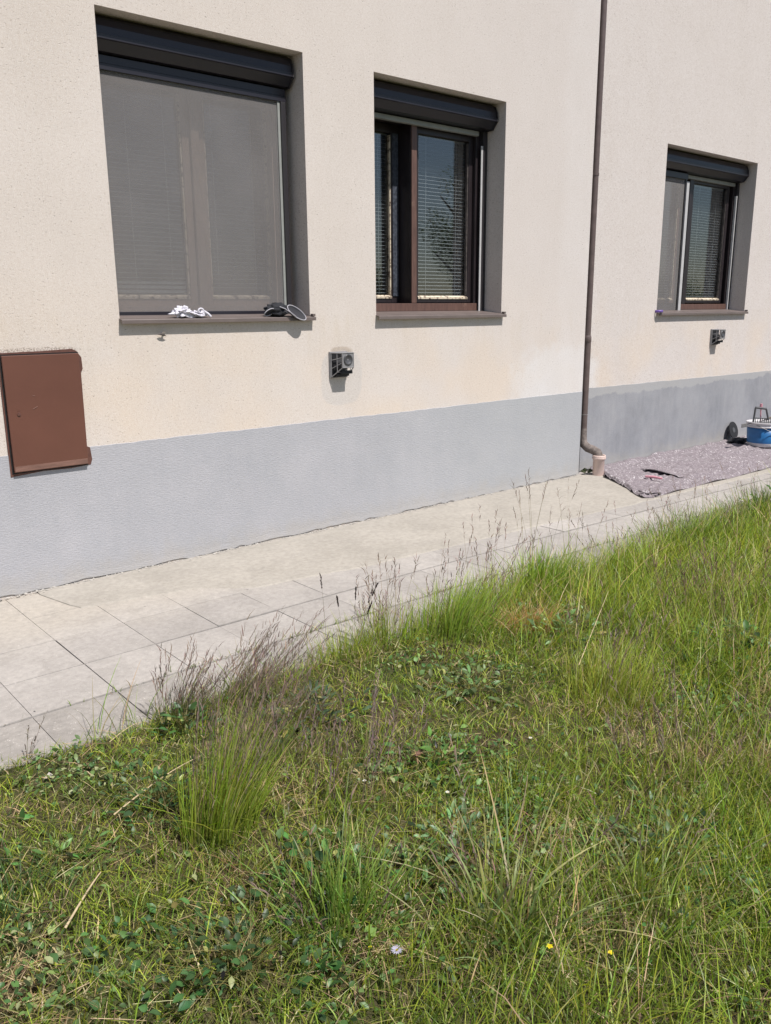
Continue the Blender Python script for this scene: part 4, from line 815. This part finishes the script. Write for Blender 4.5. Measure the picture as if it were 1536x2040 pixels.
tuft(1.36, -3.42, 150, .30, .13, (.15, .1), (.18, .23, .07), (.33, .37, .15), 'foreground tuft of long arching pale blades right of centre', hd=12, hH=.36, hL=.10, spread=.75, wd=.006, dry=.25, curve=.55, segs=6)
tuft(1.62, -3.62, 190, .24, .15, (.15, .1), (.15, .22, .045), (.27, .34, .08), 'foreground tuft of broad green blades near the lower right corner', hd=8, hH=.30, hL=.08, spread=.6, wd=.005, dry=.1)
tuft(1.45, -2.62, 120, .20, .20, (.3, .2), OLIVE, OLIVE, 'sparse tuft of purple brown plumes in the centre of the grass', hd=60, hH=.26, hL=.10, hcol=(.17, .12, .11), spread=.3, ell=(1.2, 1))
tuft(2.35, -3.35, 120, .20, .22, (.3, .25), OLIVE, OLIVE, 'sparse tuft of brown plumes towards the right edge of the grass', hd=50, hH=.28, hL=.10, hcol=(.18, .13, .10), spread=.3, ell=(1.2, 1))
tuft(3.6, -2.75, 180, .24, .25, (.3, .3), OLIVE, LIME, 'thin brown-plumed tuft at the right picture edge above the dark weeds', hd=80, hH=.36, hL=.12, hcol=(.15, .10, .07), spread=.3)
tuft(.95, -2.84, 160, .07, .10, (.1, .1), (.16, .09, .05), (.26, .15, .08), 'flat rusty brown tuft near the foot of the tallest tuft', spread=1.4, wd=.0022, dry=.3)
tuft(.42, -2.55, 260, .12, .16, (-.1, .1), (.05, .10, .03), (.08, .15, .04), 'low dark green tuft at the left picture edge', spread=.9, wd=.0034)
tuft(.735, -1.79, 8, .07, .012, (.3, .1), STRAW, (.25, .2, .13), 'lone dry stalk standing on the pavement edge at far left', hd=5, hH=.13, hL=.05, spread=.4, hcol=(.16, .13, .10))

# 6. broadleaf weeds as plants of their own
def weed(cx, cy, n, rad, h, L, col, label, asp=.4, tilt=.35, cat='weed', group='broadleaf weeds'):
    z = float(soil_z(np.array(cx), np.array(cy))); e = empty('weed', (cx, cy, z), label, cat, group)
    a = rng.uniform(0, 2*np.pi, n); r = rad*1.35*rng.random(n)**.9*(1+.3*np.sin(3*a+cx*9)); P = np.stack([cx+r*np.cos(a), cy+r*np.sin(a), z+h*rng.random(n)*np.clip(1-.5*r/rad, .15, 1)+.008], -1)
    l = L*rng.choice([.4, .6, .85, 1.05], n)*rng.uniform(.8, 1.15, n); lc = cols(n, tuple(c_*1.25 for c_ in col), .4, .1); yl = rng.random(n) < .05; lc[yl] = cols(yl.sum(), (.30, .30, .10), .25); asp = asp*rng.uniform(.65, 1.25, n)
    veg('leaves', [leaves(P, l, l*asp, a+rng.normal(0, .5, n), rng.normal(tilt, .45, n), lc)], MT['leaf'], e, kind='stuff')
    st = np.stack([cx+rng.normal(0, rad*.2, n//3), cy+rng.normal(0, rad*.2, n//3), np.full(n//3, z)], -1)
    veg('stems', [blades(st, np.full(len(st), h*1.1), np.full(len(st), .0022), (P[:len(st), :2]-st[:, :2])/max(h, .01)*.9, np.zeros(len(st)), cols(len(st), OLIVE), cols(len(st), OLIVE), 2)], MT['grass'], e, kind='stuff')
weed(1.22, -1.99, 110, .09, .10, .038, (.045, .10, .03), 'dark broad-leaved weed at the foot of the leftmost purple tuft', .55)
weed(1.60, -2.22, 240, .15, .12, .045, (.05, .085, .04), 'grey green feathery weed between the purple tuft and the brown plumes', .3)
weed(2.98, -2.34, 170, .17, .10, .055, (.09, .15, .05), 'pale broad-leaved weed below the small orange tuft', .35)
weed(3.35, -3.02, 380, .26, .16, .05, (.05, .11, .03), 'dark leafy weed clump at the right picture edge', .4)
weed(1.86, -3.55, 380, .24, .10, .028, (.05, .10, .03), 'clover-like dark weed patch near the lower right corner', .6)
weed(.78, -3.10, 420, .24, .09, .03, (.04, .085, .025), 'dark clover patch in the lower left foreground', .65)
weed(.62, -2.42, 90, .14, .04, .05, (.08, .14, .035), 'flat light green rosette weed at lower left', .3, .2)
weed(1.50, -3.12, 130, .13, .07, .036, (.09, .16, .07), 'bluish green leafy weed under the arching pale blades', .4)
weed(1.12, -3.00, 130, .14, .08, .034, (.05, .11, .03), 'round-leaved green weed left of the arching pale blades', .7)
weed(.95, -2.35, 260, .15, .10, .035, (.045, .09, .03), 'dark weed clump left of the tallest tuft', .45)
weed(6.35, -1.98, 320, .28, .22, .06, (.045, .10, .025), 'dark bushy weed in the top right of the grass', .5)
weed(.25, -2.2, 220, .22, .09, .045, (.05, .11, .03), 'dark green weed patch at the left edge near the pavement', .35)
weed(1.75, -2.75, 130, .13, .08, .045, (.07, .14, .03), 'green leafy weed amid the dry stems of the centre', .4)
weed(2.25, -2.45, 130, .14, .07, .045, (.09, .14, .05), 'small pale leafy weed beneath the leaning green tuft', .4)

# 7. flowers
def flower(cx, cy, h, r, npet, pc, cc, label, cat='flower'):
    z = float(soil_z(np.array(cx), np.array(cy))); e = empty('flower', (cx, cy, z), label, cat)
    mb = MB(); mb.tube([(cx, cy, z), (cx+.004, cy, z+h*.5), (cx, cy, z+h)], .0012, 5); mb.build('stem', MT['moss_stem'], e)
    a = np.linspace(0, 2*np.pi, npet, endpoint=False)+rng.normal(0, .05, npet); P = np.tile([[cx, cy, z+h]], (npet, 1))
    veg('petals', [leaves(P, np.full(npet, r), np.full(npet, r*min(.9, 5/npet)), a, np.full(npet, .25), cols(npet, pc, .06, .02), .1)], MT['leaf'], e)
    mb = MB(); mb.lathe((cx, cy, z+h-.001), [(.0001, .0035), (r*.16, .003), (r*.24, 0), (r*.2, -.002)], 10); mb.build('flower_centre', cc, e)
MT['moss_stem'] = simple('flower_stem', (.10, .16, .04), .7, .2, 40, 0); yel = simple('yellow_centre', (.75, .50, .02), .7, .1, 60, 0)
flower(1.325, -3.57, .07, .009, 5, (.85, .62, .02), yel, 'bright yellow buttercup in the foreground, left of the other yellow one')
flower(1.42, -3.67, .06, .0075, 5, (.80, .60, .03), yel, 'smaller yellow buttercup low in the right foreground')
flower(1.06, -3.34, .06, .016, 16, (.42, .41, .52), yel, 'pale lilac daisy-like flower in the lower foreground')
flower(1.03, -3.28, .045, .005, 5, (.80, .60, .03), yel, 'tiny yellow flower just left of the arching blades')
for i, (x, y, lb) in enumerate(((1.42, -2.78, 'tiny white flower dot below the purple centre plumes'), (1.56, -3.0, 'tiny white flower amid the centre right grass'), (2.0, -2.95, 'small white flower head in the right part of the grass'))): flower(x, y, .09, .007, 8, (.7, .7, .66), yel, lb)
# 8. straw stalks and a bleached stone
def stalk(p0, p1, r, label, name='dry_stalk'):
    p0 = Vector(p0); p1 = Vector(p1); mb = MB(); mid = (p0+p1)/2+Vector((0, .01, .015)); mb.tube([p0.lerp(p1, t_)+Vector((.012, 0, .018))*math.sin(math.pi*t_) for t_ in np.linspace(0, 1, 9)], [r*(1-.5*t_) for t_ in np.linspace(0, 1, 9)], 6); mb.build(name, MT['straw'], label=label, cat='dry stalk', group='dry stalks')
MT['straw'] = simple('straw', (.46, .36, .22), .8, .2, 60, .2)
stalk((.80, -2.35, .035), (1.13, -2.28, .075), .0028, 'long straw stalk lying left of the tallest tuft')
stalk((2.6, -2.7, .10), (3.15, -2.45, .22), .0022, 'long bleached stalk leaning right amid the right grass')
stalk((1.58, -3.24, .05), (1.62, -3.25, .25), .0026, 'upright bleached stalk in the right foreground')
stalk((.52, -2.72, .03), (.66, -2.60, .05), .0035, 'pale stalk lying at the lower left edge')
stalk((.98, -1.88, .012), (1.14, -1.83, .015), .0022, 'short straw on the soil at the pavement edge')
V = []; F = []; lump((.735, -1.98, .02), .017, rs, V, F, .7); mb = MB(); mb.add(V, F); mb.build('stone', MT['stone'], label='small pale stone in the grass near the pavement at far left', cat='stone')
for k in range(3): blob_cloth('dry_leaf', (1.7+.03*k, -2.72+.05*k, .05), (.05, .03, .015), simple('brown_dead_leaf', (.17, .09, .06), .8, .3, 40, .3) if k == 0 else bpy.data.materials['brown_dead_leaf'], 60+k, ('reddish brown dead leaf among the grass right of centre' if k == 0 else None), 'leaf', 20, .7) if k == 0 else None

# ------------------------------------------------------------ trees across the road, seen in the panes
def tree(cx, cy, h, rad, label, seed):
    e = empty('tree', (cx, cy, -.1), label, 'tree', 'trees reflected in the window panes'); rs = np.random.default_rng(seed)
    mb = MB(); mb.tube([(cx, cy, -.14), (cx+.1, cy, h*.3), (cx-.1, cy+.1, h*.75)], [h*.035, h*.025, h*.008], 10)
    for k in range(6): a = rs.uniform(0, 6.28); z0 = h*rs.uniform(.25, .55); mb.tube([(cx, cy, z0), (cx+math.cos(a)*rad*.4, cy+math.sin(a)*rad*.4, z0+h*.12), (cx+math.cos(a)*rad*.75, cy+math.sin(a)*rad*.75, z0+h*.22)], [h*.012, h*.008, h*.003], 6)
    mb.build('trunk', MT['bark'], e)
    nc = 26; C_ = rs.normal(size=(nc, 3)); C_ /= np.linalg.norm(C_, axis=1)[:, None]; C_ *= (rs.random(nc)**.4)[:, None]*np.array([rad, rad, h*.38])*.8; C_ += [cx, cy, h*.60]
    n = 9000; k = rs.integers(0, nc, n); q = rs.normal(size=(n, 3)); q /= np.linalg.norm(q, axis=1)[:, None]; P = C_[k]+q*(rad*.34*rs.random((n, 1))**.4)
    L = rs.uniform(.06, .16, n); c = cols(n, (.09, .14, .05), .25); veg('crown', [leaves(P, L, L*.55, rs.uniform(0, 6.28, n), rs.normal(0, .6, n), c)], MT['green_far'], e)
tree(29.5, -23, 8.5, 2.8, 'tall leafy tree across the lawn mirrored in the middle pane', 1)
tree(24.5, -25, 3.6, 2.2, 'low round tree mirrored low in the middle pane', 2)
tree(42, -23, 3.3, 2.4, 'low bushy tree mirrored low in the far pane', 3)
tree(47, -24, 3.8, 2.6, 'second low tree mirrored at the foot of the far pane', 4)
tree(52, -25, 3.2, 2.4, 'small round tree farthest right in the mirrored row', 5)
tree(34, -26, 4.2, 2.6, 'bushy tree between the tall and the low mirrored trees', 6)
